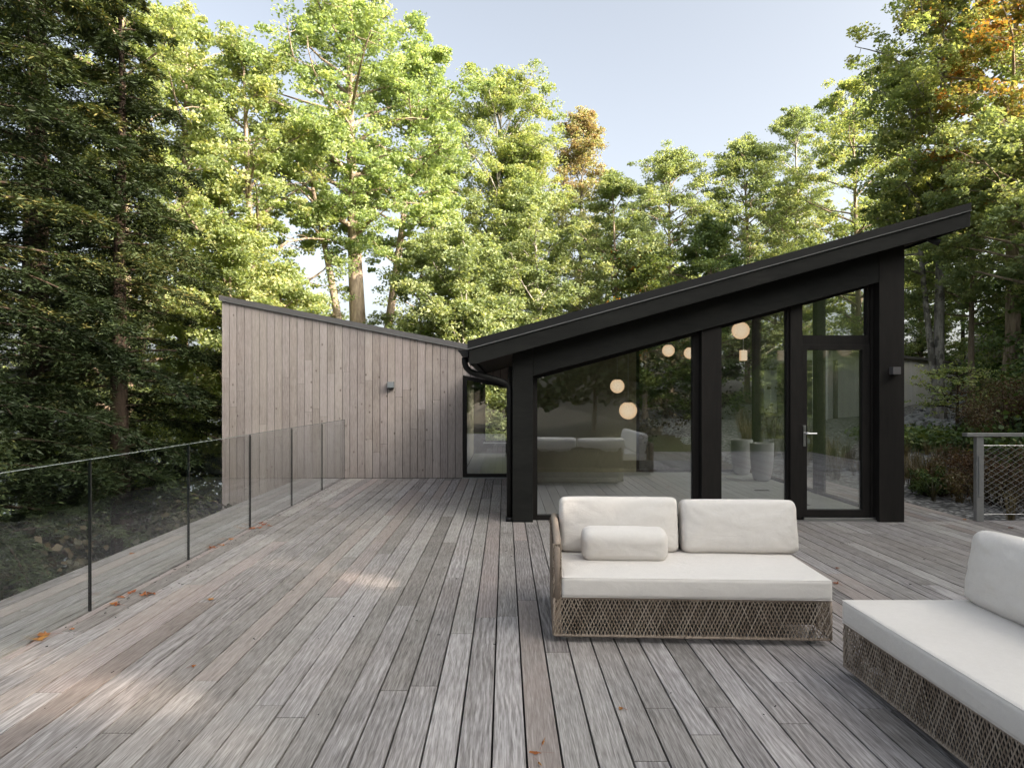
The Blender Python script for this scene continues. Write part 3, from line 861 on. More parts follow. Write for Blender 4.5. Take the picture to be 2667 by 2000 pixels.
# ------------------------------------------------------------------ sofas
def rbox(name, hx, hy, hz, r, mat, parent, loc, rot=(0, 0, 0), puff=(0, 0, 0), wrinkle=0.0, seed=0.0, n=26, corner=0.0, sag=0.0):
    """rounded, slightly puffed cushion; half sizes hx,hy,hz"""
    def ax(h):
        t = [-h, -h + r * 0.3, -h + r * 0.65, -h + r]
        m = n
        mid = [(-h + r) + (2 * (h - r)) * i / m for i in range(1, m)]
        return t + mid + [h - r, h - r * 0.65, h - r * 0.3, h]
    X, Y, Z = ax(hx), ax(hy), ax(hz)
    idx = {}
    vs, fs = [], []
    def vid(i, j, k):
        key = (i, j, k)
        if key not in idx:
            p = Vector((X[i], Y[j], Z[k]))
            c = Vector((max(-hx + r, min(hx - r, p.x)), max(-hy + r, min(hy - r, p.y)), max(-hz + r, min(hz - r, p.z))))
            d = p - c
            if d.length > 1e-9: p = c + d.normalized() * r
            u, v, w = p.x / hx, p.y / hy, p.z / hz
            q = p.copy()
            q.x += puff[0] * u * (1 - v * v) * (1 - w * w)
            q.y += puff[1] * v * (1 - u ** 4) * (1 - w * w * 0.9)
            q.z += puff[2] * w * (1 - u ** 4) * (1 - v * v * 0.8)
            if corner:
                e = abs(u) ** 6 * abs(w) ** 6
                q.y *= 1 - corner * e
                q.x *= 1 - 0.03 * corner * abs(w) ** 2
                q.z += 0.012 * corner * math.copysign(1, w) * abs(u) ** 3 * abs(w)
            if sag: q.z -= sag * (0.5 + 0.5 * w) * (1 - u * u) 
            if wrinkle:
                s = Vector((seed, seed * 1.7, seed * 0.3))
                nn = noise.fractal(Vector((q.x * 3.2, q.y * 3.2, q.z * 4.5)) + s, 0.7, 2.0, 3)
                # creases fan out from the corners
                ang = math.atan2(q.z - math.copysign(hz, q.z) * 0.9, q.x - math.copysign(hx, q.x) * 0.95)
                dist = math.hypot(abs(q.x) - hx * 0.95, abs(q.z) - hz * 0.9)
                cr_ = math.sin(ang * 9 + nn * 3 + seed) * math.exp(-dist * 7) * 0.6
                d2 = Vector((0, math.copysign(1, v) if abs(v) > 0.3 else 0, 0)) if hy < hz else Vector((0, 0, math.copysign(1, w)))
                q += (p - c).normalized() * wrinkle * nn * 0.6 if (p - c).length > 1e-9 else d2 * 0
                q += d2 * wrinkle * (nn + cr_)
            idx[key] = len(vs); vs.append(q)
        return idx[key]
    a, b_, c_ = len(X) - 1, len(Y) - 1, len(Z) - 1
    for i in range(a):
        for j in range(b_):
            fs.append((vid(i, j, 0), vid(i, j + 1, 0), vid(i + 1, j + 1, 0), vid(i + 1, j, 0)))
            fs.append((vid(i, j, c_), vid(i + 1, j, c_), vid(i + 1, j + 1, c_), vid(i, j + 1, c_)))
    for i in range(a):
        for k in range(c_):
            fs.append((vid(i, 0, k), vid(i + 1, 0, k), vid(i + 1, 0, k + 1), vid(i, 0, k + 1)))
            fs.append((vid(i, b_, k), vid(i, b_, k + 1), vid(i + 1, b_, k + 1), vid(i + 1, b_, k)))
    for j in range(b_):
        for k in range(c_):
            fs.append((vid(0, j, k), vid(0, j, k + 1), vid(0, j + 1, k + 1), vid(0, j + 1, k)))
            fs.append((vid(a, j, k), vid(a, j + 1, k), vid(a, j + 1, k + 1), vid(a, j, k + 1)))
    m = MB(); m.v = [tuple(v) for v in vs]; m.f = fs; m.c = [(0.5,) * 3] * len(fs)
    o = m.build(name, mat, parent, smooth=True)
    o.location = loc; o.rotation_euler = rot
    return o

def lattice(mb, origin, udir, width, z0, z1, pitch=0.0215, lean=0.11, rad=0.0032, seed=1, off=0.0):
    """two crossing sets of leaning cords on a vertical panel"""
    rr = random.Random(seed)
    o, u = Vector(origin), Vector(udir).normalized()
    nrm = Vector((u.y, -u.x, 0))
    H = z1 - z0
    sl_ = lean / 0.235
    for sgn in (1, -1):
        s = -sl_ * H if sgn > 0 else 0.0
        end = width if sgn > 0 else width + sl_ * H
        while s < end:
            jit = rr.uniform(-0.001, 0.001)
            a, b = s + jit, s + jit + sgn * sl_ * H + rr.uniform(-0.0025, 0.0025)
            za, zb = z0, z1
            # clip to the panel
            if a < 0: t = (0 - a) / (b - a); za = z0 + t * H; a = 0.0
            elif a > width: t = (a - width) / (a - b); za = z0 + t * H; a = width
            if b < 0: t = (0 - b) / (a - b + 1e-9); zb = z1 - t * H * (1 if za == z0 else 0.5); b = 0.0
            elif b > width: t = (b - width) / (b - a + 1e-9); zb = z1 - t * H; b = width
            if zb - za > 0.01:
                c = (rr.random(), rr.random(), rr.random())
                w = off + sgn * 0.0016
                pts = []
                for i in range(4):
                    t = i / 3
                    pts.append(o + u * (a + (b - a) * t) + nrm * (w + 0.001 * math.sin(t * 9 + s * 50)) + Vector((0, 0, za + (zb - za) * t)))
                mb.tube(pts, rad * rr.uniform(0.85, 1.15), 4, False, c)
            s += pitch * rr.uniform(0.95, 1.05)

def sofa(name, loc, rz, width, depth, label, arm_left, n_back, cushions=True, back_h=0.62):
    """local frame: front edge on y=0 facing -y, x from 0 to width"""
    L = empty(name, loc, rz); tag(L, label, 'sofa', 'rattan outdoor sofas with pale cushions')
    zb, zt = 0.045, 0.272
    w = MB()
    lattice(w, (0, 0, 0), (1, 0, 0), width, zb, zt, seed=3)
    lattice(w, (width, 0, 0), (0, 1, 0), depth, zb, zt, seed=5)
    lattice(w, (0, depth, 0), (0, -1, 0), depth, zb, zt if not arm_left else 0.60, seed=6)
    lattice(w, (width, depth, 0), (-1, 0, 0), width, zb, 0.60, seed=7, pitch=0.03)
    w.build('woven_base', MT['rattan'], L, attr=True)
    f = MB()
    for z in (zb, zt):
        r = 0.0085 if z == zb else 0.006
        f.tube([(0.004, 0.004, z), (width - 0.004, 0.004, z), (width - 0.004, depth - 0.004, z), (0.004, depth - 0.004, z), (0.004, 0.004, z)], r, 6, False)
    for x, y in ((0.006, 0.006), (width - 0.006, 0.006), (width - 0.006, depth - 0.006), (0.006, depth - 0.006)):
        f.tube([(x, y, zb), (x, y, zt)], 0.009, 8)
    f.build('frame_rail', MT['rattan_rail'], L, smooth=True)
    f = MB(); f.box(0.06, width - 0.06, 0.07, depth - 0.05, 0.11, 0.255)
    f.box(0.03, width - 0.03, 0.03, depth - 0.03, 0.256, 0.274); f.each('platform', MT['inner'], L)
    for x, y in ((0.07, 0.07), (width - 0.09, 0.07), (width - 0.09, depth - 0.07), (0.07, depth - 0.07)):
        g = MB(); g.tube([(x, y, 0.0), (x, y, 0.012), (x, y, 0.075)], [0.019, 0.021, 0.021], 12); g.build('leg', MT['galv'], L)
    bk = MB()
    x0 = 0.0
    lattice(bk, (0, depth - 0.10, 0), (1, 0, 0), width, 0.28, back_h, seed=9, pitch=0.026)
    bk.build('woven_back', MT['rattan'], L, attr=True)
    f = MB(); f.tube([(0.01, depth - 0.10, back_h), (width - 0.01, depth - 0.10, back_h)], 0.014, 8); f.tube([(width - 0.01, depth - 0.10, 0.27), (width - 0.01, depth - 0.10, back_h)], 0.012, 8)
    f.build('back_rail', MT['rattan_rail'], L, smooth=True)
    f = MB(); f.box(0.02, width - 0.02, depth - 0.088, depth - 0.075, 0.28, back_h - 0.01); f.build('back_liner', MT['inner'], L)
    ax0 = 0.0
    if arm_left:
        a = MB()
        lattice(a, (0.0, depth, 0), (0, -1, 0), depth, 0.28, 0.60, seed=12, pitch=0.02)
        lattice(a, (0.046, 0, 0), (0, 1, 0), depth, 0.28, 0.60, seed=13, pitch=0.02)
        lattice(a, (0.002, 0.001, 0), (1, 0, 0), 0.046, 0.05, 0.60, seed=14, pitch=0.010, lean=0.05)
        a.build('arm', MT['rattan'], L, attr=True)
        f = MB()
        f.tube([(0.024, 0.016, 0.27), (0.024, 0.014, 0.575), (0.024, 0.03, 0.607), (0.024, 0.08, 0.618), (0.024, depth - 0.1, 0.625), (0.024, depth - 0.04, 0.60), (0.024, depth - 0.02, 0.3)], 0.023, 10)
        f.build('arm_rail', MT['rattan_rail'], L, smooth=True)
        f = MB(); f.box(0.014, 0.034, 0.03, depth - 0.03, 0.05, 0.60); f.build('arm_liner', MT['inner'], L)
        ax0 = 0.052
    sd = depth - 0.12
    sx = (ax0 + width) / 2
    rbox('seat_cushion', (width - ax0) / 2 + 0.002, sd / 2, 0.0635, 0.022, MT['fabric'], L, (sx, sd / 2 - 0.012, 0.276 + 0.0635), puff=(0.004, 0.006, 0.007), wrinkle=0.001, seed=2.1, n=30)
    sm_ = MB(); X_, Y_ = (width - ax0) / 2 - 0.0035, sd / 2 - 0.0055
    for zz in (0.0575, -0.0575):
        q = [(sx + a * X_, sd / 2 - 0.012 + b * Y_, 0.276 + 0.0635 + zz) for a, b in ((-1, -1), (1, -1), (1, 1), (-1, 1), (-1, -1))]
        sm_.tube(q, 0.0034, 6, False)
    sm_.each('piping', MT['fabric'], L)
    return L, ax0, sd

# sofa facing the camera
S1W = 1.665
p0 = Vector(((1441 - CX) * 4.165 / F, 4.165, 0))
p1 = Vector(((2163 - CX) * 4.085 / F, 4.085, 0))
rz1 = math.atan2(p1.y - p0.y, p1.x - p0.x)
s1o, ax0, sd = sofa('sofa', p0, rz1, S1W, 0.93, 'woven sofa with left arm, two back cushions and a bolster, facing the viewer', True, 2)
for cx_, w_, hz_, sdd in ((0.475, 0.835, 0.185, 1.3), (1.315, 0.80, 0.178, 5.2)):
    rbox('back_cushion', w_ / 2, 0.085, hz_, 0.036, MT['fabric'], s1o, (cx_ , 0.735, 0.402 + hz_), rot=(math.radians(-11), 0, math.radians(0.6)), puff=(0.0, 0.038, 0.010), wrinkle=0.0055, seed=sdd, n=34, corner=0.35)
bo = rbox('bolster', 0.288, 0.098, 0.103, 0.062, MT['fabric'], None, (0, 0, 0), puff=(0.0, 0.008, 0.006), wrinkle=0.004, seed=8.8, n=26)
bp = at(1625, 1420, 4.60)
bo.location = (bp.x, 4.60, 0.404 + 0.104); bo.rotation_euler = (0.2, 0, rz1)
tag(bo, 'small pale bolster pillow lying on the seat of the armed sofa', 'pillow')

# sofa on the right edge, its long front facing left
s2o, ax2, sd2 = sofa('sofa', (1.835, 3.70, 0), math.radians(-90), 1.98, 0.96, 'woven sofa at the right edge with one cushion in view, seen along its front', False, 1)
for cx_, w_, sdd in ((0.46, 0.90, 3.4), (1.40, 0.90, 7.7)):
    rbox('back_cushion', w_ / 2, 0.09, 0.19, 0.04, MT['fabric'], s2o, (cx_, 0.745, 0.40 + 0.185), rot=(math.radians(-10), 0, 0), puff=(0.0, 0.05, 0.012), wrinkle=0.0075, seed=sdd, n=34, corner=0.35)

# ------------------------------------------------------------------ fallen leaves on the deck
def maple_leaf(seed, size):
    rr = random.Random(seed)
    vs = [(0, 0, 0.012)]
    n = 15
    rads = [1.0, .42, .8, .38, .7, .33, .5, .2, .5, .33, .7, .38, .8, .42, .95]
    for i in range(n):
        a = 2 * math.pi * i / n + math.pi / 2
        r = rads[i] * size * 0.5 * rr.uniform(0.85, 1.1)
        zz = 0.003 + abs(math.sin(a * 1.0 + seed)) ** 2 * size * 0.28 * rr.uniform(0.3, 1) * rads[i]
        vs.append((r * math.cos(a), r * math.sin(a) * rr.uniform(.6, 1), zz))
    fs = [(0, 1 + i, 1 + (i + 1) % n) for i in range(n)]
    m = MB(); m.add(vs, fs, (rr.random(), rr.random(), 0.2)); 
    m.add([(0, 0, 0.012), (0.004, 0, 0.012), (0.006, -size * 0.75, 0.004), (0.002, -size * 0.75, 0.004)], [(0, 1, 2, 3)], (0.1, 0.1, 0.1))
    return m
LF = [  # photo position, size, label, group
    ((100, 1667), .15, 'rust leaf nearest the camera by the glass railing, lower left of its pair', 'a'), ((118, 1656), .13, 'rust leaf by the glass railing, upper right of the nearest pair', 'a'),
    ((188, 1640), .05, 'small brown leaf between the nearest leaf pair and the first glass joint', None),
    ((292, 1574), .09, 'reddish curled leaf touching the foot of the nearest glass joint', 'b'), ((306, 1577), .08, 'reddish curled leaf just right of the one at the nearest glass joint', 'b'),
    ((315, 1557), .09, 'orange brown leaf lying in the railing groove', None),
    ((338, 1545), .11, 'dark and orange leaf against the railing, top of the first cluster', None),
    ((376, 1551), .11, 'purple brown curled leaf of the pair on the open boards', None), ((398, 1548), .11, 'orange brown curled leaf of the pair on the open boards', None),
    ((548, 1562), .08, 'yellow leaf lying alone on the deck boards', None),
    ((552, 1428), .13, 'tan leaf beyond the second glass joint, nearest of three in a row', 'c'), ((580, 1421), .11, 'middle tan leaf of the row beyond the second glass joint', 'c'), ((602, 1405), .10, 'furthest tan leaf of the row beyond the second glass joint', 'c'),
    ((655, 1378), .13, 'reddish leaf right at the foot of the third glass joint', 'd'), ((676, 1376), .13, 'nearest reddish leaf in the middle of the scatter by the third glass joint', 'd'), ((688, 1367), .13, 'reddish leaf in the centre of the scatter by the third glass joint', 'd'), ((700, 1371), .11, 'rightmost reddish leaf of the scatter by the third glass joint', 'd'), ((680, 1363), .10, 'furthest reddish leaf of the scatter by the third glass joint', 'd'),
    ((345, 1443), .09, 'pale orange leaf on the boards outside the glass railing', None),
    ((2180, 1481), .07, 'brown leaf on the boards behind the right corner of the armed sofa', None), ((2178, 1521), .08, 'dark curled leaf beside the seat corner of the armed sofa', None),
    ((2513, 1354), .07, 'small reddish leaf at the deck corner by the metal railing post', None),
    ((2630, 1376), .09, 'dark leaf on the boards near the right picture edge', None),
    ((1414, 1937), .05, 'thin dark curled leaf in the foreground, furthest of three in line', 'e'), ((1400, 1965), .06, 'thin dark curled leaf in the foreground, middle of three in line', 'e'), ((1405, 1992), .05, 'thin dark curled leaf at the very bottom edge of the picture', 'e'),
    ((502, 1737), .045, 'tiny dark leaf on the boards left of centre', None), ((1618, 1848), .04, 'tiny curled leaf on the boards below the armed sofa', None),
]
for i, ((px, py), sz, lab, grp) in enumerate(LF):
    Y = CAMH * F / (py - HY)
    X = (px - CX) * Y / F
    m = maple_leaf(i * 3 + 1, sz)
    o = m.build('fallen_leaf', MT['litter'], None, attr=True)
    o.location = (X, Y, 0.002); o.rotation_euler = (0, 0, i * 1.9)
    if grp == 'e': o.scale = (0.35, 1.6, 1.0)
    names = {'a': 'leaf pair nearest the camera', 'b': 'red leaves by the first glass joint', 'c': 'tan leaves by the second glass joint', 'd': 'red leaves by the third glass joint', 'e': 'curled leaves in the foreground'}
    tag(o, lab, 'leaf', names.get(grp, 'fallen leaves on the deck'))
# grit: tiny twigs and seeds on the boards, nobody could count them
gt = MB(); rr = random.Random(3)
for i in range(260):
    if rr.random() < 0.6: X = -2.88 + abs(rr.gauss(0, 0.18)); Y = rr.uniform(2.5, 12)
    else: X = rr.uniform(-2.8, 4); Y = rr.uniform(2.4, 12 if X < 0 else 8)
    a = rr.uniform(0, 6.3); l = rr.uniform(0.004, 0.022)
    gt.tube([(X, Y, 0.003), (X + l * math.cos(a), Y + l * math.sin(a), 0.004)], rr.uniform(0.0012, 0.0028), 4)
tag(gt.build('leaf_litter', MT['under']), 'scattered dark grit and twigs on the deck boards', 'litter', kind='stuff')

# ------------------------------------------------------------------ foliage generators
def mesh_from_quads(name, V, attr, mat, parent=None, nper=4):
    n = V.shape[0]
    me = bpy.data.meshes.new(name)
    me.vertices.add(n * nper); me.vertices.foreach_set('co', V.reshape(-1).astype(np.float32))
    me.loops.add(n * nper); me.loops.foreach_set('vertex_index', np.arange(n * nper, dtype=np.int32))
    me.polygons.add(n); me.polygons.foreach_set('loop_start', np.arange(0, n * nper, nper, dtype=np.int32))
    try: me.polygons.foreach_set('loop_total', np.full(n, nper, dtype=np.int32))
    except Exception: pass
    a = me.attributes.new('rnd', 'FLOAT_COLOR', 'FACE')
    a.data.foreach_set('color', attr.astype(np.float32).ravel())
    me.materials.append(mat)
    me.update(calc_edges=True)
    o = bpy.data.objects.new(name, me); COL.objects.link(o)
    if parent: o.parent = parent
    return o

def leaves(rg, cen, rad, nper, size, flat=0.5, up=0.55, zr=(0, 10), droop=0.0, aspect=0.75):
    """cen (K,3) clump centres, rad (K,) -> quads (N,4,3), attr (N,4)"""
    K = len(cen)
    idx = np.repeat(np.arange(K), nper)
    N = len(idx)
    d = rg.normal(size=(N, 3)); d /= np.linalg.norm(d, axis=1)[:, None]
    rr_ = rg.random(N) ** 0.5
    p = cen[idx] + d * (rr_ * rad[idx])[:, None] * np.array([1, 1, flat])
    nrm = rg.normal(size=(N, 3)); nrm[:, 2] = np.abs(nrm[:, 2]) + up
    nrm /= np.linalg.norm(nrm, axis=1)[:, None]
    t = rg.normal(size=(N, 3)); t -= (t * nrm).sum(1)[:, None] * nrm
    t /= np.linalg.norm(t, axis=1)[:, None]
    b = np.cross(nrm, t)
    s = size * rg.uniform(0.6, 1.3, N)
    L = t * (s * 0.5)[:, None]; Wd = b * (s * 0.5 * aspect)[:, None]
    fold = nrm * (s * 0.10)[:, None]
    V = np.stack([p - L, p + Wd + fold - L * 0.15, p + L, p - Wd + fold - L * 0.15], axis=1)
    cr_ = rg.random(K)
    A = np.stack([rg.random(N), cr_[idx], (p[:, 2] - zr[0]) / (zr[1] - zr[0]), np.ones(N)], axis=1)
    return V, A

def limb(rg, a, b, r0, r1, mb, n=6, wob=0.06, sag=0.0, sides=6):
    a, b = np.array(a, float), np.array(b, float)
    L = np.linalg.norm(b - a)
    pts, rr_ = [], []
    off = rg.normal(size=3) * wob * L
    for i in range(n):
        t = i / (n - 1)
        p = a + (b - a) * t + off * math.sin(math.pi * t) + np.array([0, 0, -sag * L * math.sin(math.pi * t)])
        p = p + rg.normal(size=3) * wob * 0.12 * L * (0 < i < n - 1)
        pts.append(p); rr_.append(r0 + (r1 - r0) * t ** 0.8)
    mb.tube(pts, rr_, sides, False)
    return pts

def broadleaf(name, base, H, R, seed, mat, bark, label, cat='tree', crown0=0.3, trunk_r=0.16, n_main=30, lsize=0.098, per=92, shape='oval',
              stems=1, lean=(0, 0), clump=0.42, sub=8, group=None, flat=0.5, sag=-0.05, rise=0.55, gap=0.0, xs=1.0):
    rg = np.random.default_rng(seed)
    base = Vector(base)
    root = empty(name, base); tag(root, label, cat, group)
    tb = MB()
    cen, rad = [], []
    for s_ in range(stems):
        az0 = rg.uniform(0, 6.28)
        sp = 0.0 if s_ == 0 else 1.0
        dx, dy = (lean[0], lean[1]) if s_ == 0 else (lean[0] + R * 0.42 * math.cos(az0), lean[1] + R * 0.3 * math.sin(az0))
        Hs = H * (1 if s_ == 0 else rg.uniform(0.72, 0.95))
        tr = trunk_r * (1 if s_ == 0 else 0.62)
        n = 14
        pts, rads = [], []
        ph = rg.uniform(0, 6.28, 4)
        for i in range(n):
            t = i / (n - 1)
            w = 0.012 * H * t
            pts.append((dx * t ** 1.2 + w * math.sin(3 * t + ph[0]) , dy * t ** 1.2 + w * math.sin(4 * t + ph[1]), Hs * 0.96 * t))
            rads.append(tr * (1 - t) ** 0.85 * (1 + 0.5 * math.exp(-t * 28)) + 0.012)
        tb.tube(pts, rads, 10, False)
        P = np.array(pts)
        nm = n_main if s_ == 0 else int(n_main * 0.6)
        Rs = R if s_ == 0 else R * 0.62
        for i in range(nm):
            f = (i + rg.random()) / nm
            h = crown0 + (0.98 - crown0) * f
            if shape == 'oval': prof = math.sin(math.pi * min(1, (0.16 + 0.84 * f))) ** 0.62 * (1.0 - 0.15 * f)
            elif shape == 'top': prof = (0.35 + 0.65 * math.sin(math.pi * min(1.0, 0.08 + 0.86 * f ** 1.0))) * (1 if f < 0.9 else 0.7)
            else: prof = (1 - f) ** 0.75 + 0.18
            q = h * (n - 1); j = min(int(q), n - 2); st = P[j] + (P[j + 1] - P[j]) * (q - j)
            az = az0 + i * 2.39996 + rg.uniform(-0.4, 0.4)
            ln = Rs * prof * rg.uniform(0.72, 1.12)
            el = rise * (0.5 + 0.9 * f) + rg.uniform(-0.12, 0.15)
            en = st + np.array([math.cos(az) * ln * xs, math.sin(az) * ln, math.tan(min(el, 1.1)) * ln * 0.75])
            en[2] = min(en[2], Hs * 1.01)
            br = max(0.018, tr * 0.42 * (1 - h) ** 0.6 + 0.012)
            bp_ = limb(rg, st, en, br, 0.010, tb, 6, 0.07, sag)
            for k in range(sub):
                t = rg.uniform(0.35, 1.0) if k else 1.0
                jj = min(int(t * 5), 4); c0 = np.array(bp_[jj]) + (np.array(bp_[jj + 1]) - np.array(bp_[jj])) * (t * 5 - jj)
                off = rg.normal(size=3) * np.array([1, 1, 0.55]); off /= np.linalg.norm(off)
                c1 = c0 + off * ln * rg.uniform(0.12, 0.36)
                if k: limb(rg, c0, c1, 0.012, 0.005, tb, 4, 0.1, 0, 4)
                if rg.random() < gap: continue
                cen.append(c1); rad.append(clump * rg.uniform(0.6, 1.25))
                if rg.random() < 0.6:
                    cen.append(c1 + rg.normal(size=3) * clump * 0.6); rad.append(clump * rg.uniform(0.4, 0.8))
        cen.append(P[-1]); rad.append(clump)
    tb.build('trunk', MT[bark], root, smooth=True)
    V, A = leaves(rg, np.array(cen), np.array(rad), per, lsize, flat, zr=(0, H))
    mesh_from_quads('crown', V, A, MT[mat], root)
    return root

def hemlock(base, H, R, seed, label, lo=0.06, nb=110, dens=1.0, trunk_r=0.22):
    rg = np.random.default_rng(seed)
    root = empty('hemlock', base); tag(root, label, 'conifer', 'dark hemlocks left of the deck')
    tb = MB()
    n = 12
    P = np.array([(0.05 * math.sin(i), 0.05 * math.cos(i * 1.3), H * i / (n - 1)) for i in range(n)])
    tb.tube([tuple(p) for p in P], [trunk_r * (1 - i / (n - 1)) + 0.015 for i in range(n)], 10, False)
    Vs, As = [], []
    for i in range(nb):
        f = (i + rg.random()) / nb
        h = lo + (1 - lo) * f
        z = h * H
        az = i * 2.39996 + rg.uniform(-0.5, 0.5)
        ln = (R * (1 - h) ** 0.62 * rg.uniform(0.65, 1.15)) + 0.25
        q = h * (n - 1); j = min(int(q), n - 2); st = P[j] + (P[j + 1] - P[j]) * (q - j)
        dr_ = rg.uniform(0.05, 0.35)
        out = np.array([math.cos(az), math.sin(az), 0.0]); side = np.array([-math.sin(az), math.cos(az), 0.0])
        m = 9
        bpts = []
        for k in range(m):
            t = k / (m - 1)
            bpts.append(st + out * ln * t + side * 0.06 * ln * math.sin(3 * t + i) + np.array([0, 0, ln * (0.16 * t - (dr_ + 0.16) * t ** 2)]))
        tb.tube([tuple(p) for p in bpts], [0.028 * (1 - k / m) * (1.2 - h) + 0.004 for k in range(m)], 5, False)
        B = np.array(bpts)
        nt = int(ln * 44 * dens)
        t = rg.uniform(0.03, 1.0, nt) ** 0.85
        q = t * (m - 1); jj = np.minimum(q.astype(int), m - 2); c = B[jj] + (B[jj + 1] - B[jj]) * (q - jj)[:, None]
        sg = np.where(rg.random(nt) < 0.5, -1, 1)
        tl = (0.22 + 0.42 * (1 - t)) * rg.uniform(0.6, 1.2, nt) * min(1, ln / 1.6)
        td = side[None] * sg[:, None] * 0.8 + out[None] * 0.65 + rg.normal(size=(nt, 3)) * 0.22
        td /= np.linalg.norm(td, axis=1)[:, None]
        nn = 18
        tt = (np.arange(nn) + 0.5) / nn
        pos = c[:, None, :] + td[:, None, :] * (tl[:, None] * tt[None])[..., None]
        pos[..., 2] -= (tl[:, None] * (tt[None] ** 1.7) * rg.uniform(0.2, 0.7, (nt, 1)))
        pos = pos.reshape(-1, 3) + rg.normal(size=(nt * nn, 3)) * 0.022
        tdr = np.repeat(td, nn, axis=0)
        nd = np.cross(tdr, np.array([0, 0, 1.0])); nd /= np.linalg.norm(nd, axis=1)[:, None]
        sg2 = np.where(rg.random(len(pos)) < 0.5, -1, 1)[:, None]
        a = nd * sg2 * 0.8 + tdr * 0.7 + rg.normal(size=pos.shape) * 0.25; a[:, 2] -= 0.2
        a /= np.linalg.norm(a, axis=1)[:, None]
        w = np.cross(a, rg.normal(size=pos.shape) * 0.5 + np.array([0, 0, 1.0])); w /= np.linalg.norm(w, axis=1)[:, None]
        L_ = rg.uniform(0.06, 0.13, len(pos))[:, None]
        V = np.stack([pos, pos + a * L_ * 0.5 + w * 0.0135, pos + a * L_, pos + a * L_ * 0.5 - w * 0.0135], axis=1)
        cr_ = np.full(len(pos), rg.random())
        A = np.stack([rg.random(len(pos)), cr_, np.full(len(pos), h), np.ones(len(pos))], axis=1)
        Vs.append(V); As.append(A)
    tb.build('trunk', MT['bark_dark'], root, smooth=True)
    V, A = np.concatenate(Vs), np.concatenate(As)
    wx, wy = V[:, 0, 0] + base[0], V[:, 0, 1] + base[1]
    ok = ~(((wx > -5.3) & (wy > 9.0)) | ((wx > -3.8) & (wy < 9.1)))
    mesh_from_quads('foliage', V[ok], A[ok], MT['hemlock'], root)
    return root

def gz(p): return ground_z(p.x, p.y)
def tree_at(px, Y, top_py, R, seed, mat, bark, label, **kw):
    X = (px - CX) * Y / F
    zt = CAMH + (HY - top_py) * Y / F
    zb = ground_z(X, Y)
    return broadleaf(kw.pop('name', 'broadleaf_tree'), (X, Y, zb), zt - zb, R, seed, mat, bark, label, **kw)

G1 = 'tall trees behind the board wing'
G2 = 'trees behind the black pavilion'
G3 = 'woods on the right hillside'
tree_at(330, 17.5, -160, 3.0, 101, 'maple', 'bark', 'yellow green maple right behind the dark hemlocks at the left', group=G1, n_main=42, trunk_r=0.2, crown0=0.12)
tree_at(480, 21, -30, 3.3, 102, 'maple', 'bark', 'broad yellow green maple between the hemlocks and the board wing', group=G1, n_main=44, trunk_r=0.2, crown0=0.1, stems=2)
tree_at(655, 20, 45, 3.0, 103, 'maple', 'bark', 'round topped leafy maple rising above the high corner of the board wing', group=G1, n_main=46, trunk_r=0.2, crown0=0.12, stems=2)
tree_at(952, 22, -40, 3.3, 104, 'maple_b', 'bark', 'tallest lime green maple with the thickest trunk above the board wing', group=G1, n_main=40, trunk_r=0.36, crown0=0.52, lean=(-0.7, 0), lsize=0.104)
tree_at(962, 22.6, 70, 2.3, 105, 'maple_b', 'bark', 'slimmer lime maple leaning right beside the forked trunk', group=G1, n_main=30, trunk_r=0.19, crown0=0.52, lean=(1.75, 0.3), lsize=0.104)
tree_at(940, 21.6, 300, 1.9, 106, 'maple_b', 'bark', 'maple stem leaning left against the thickest trunk above the wing', group=G1, n_main=18, trunk_r=0.2, crown0=0.66, lean=(-1.9, 0.0), lsize=0.104)
tree_at(735, 18.5, 660, 1.6, 107, 'maple', 'bark', 'low yellowing tree just above the wing roof, left of the forked trunk', group=G1, n_main=22, trunk_r=0.09, crown0=0.25)
tree_at(590, 17.0, 560, 2.0, 116, 'maple', 'bark', 'low leafy maple behind the left corner of the board wing', group=G1, n_main=24, trunk_r=0.1, crown0=0.1)
tree_at(1300, 27, 185, 3.0, 108, 'maple', 'bark_pale', 'tall olive green tree left of the slender red topped one', group=G2, n_main=58, trunk_r=0.13, crown0=0.2, stems=3, rise=0.95, lsize=0.096)
tree_at(1508, 29, 250, 1.55, 109, 'rusty', 'bark_pale', 'slender tree with a reddish top standing over the valley of the roofs', group=G2, n_main=44, trunk_r=0.11, crown0=0.2, rise=0.9, lsize=0.096)
tree_at(1150, 25, 330, 2.0, 110, 'forest', 'bark', 'green tree directly right of the forked maple, lower than it', group=G2, n_main=30, trunk_r=0.12, crown0=0.1)
tree_at(1400, 24, 500, 2.3, 111, 'forest', 'bark_pale', 'thin stemmed green tree in front of the olive tree, above the low roof end', group=G2, n_main=30, trunk_r=0.08, crown0=0.1, stems=2, rise=0.8)
tree_at(1090, 21, 600, 1.7, 112, 'forest', 'bark', 'bushy green tree low behind the wing roof, right of the forked trunk', group=G2, n_main=24, trunk_r=0.09, crown0=0.08)
tree_at(1215, 20, 610, 1.9, 113, 'forest', 'bark_pale', 'thin stemmed low tree above the meeting of the two roofs', group=G2, n_main=24, trunk_r=0.06, crown0=0.08, stems=3, rise=0.9)
tree_at(1600, 25, 430, 2.3, 114, 'forest', 'bark', 'mid height green tree below and right of the red topped tree', group=G2, n_main=28, trunk_r=0.09, crown0=0.08)
tree_at(1745, 31, 370, 2.7, 115, 'forest', 'bark', 'round topped green tree above the middle of the black roof', group=G2, n_main=52, trunk_r=0.12, crown0=0.15)
tree_at(1945, 31, 335, 2.7, 117, 'forest', 'bark', 'bushy green tree right of the round topped one, above the black roof', group=G2, n_main=52, trunk_r=0.12, crown0=0.15)
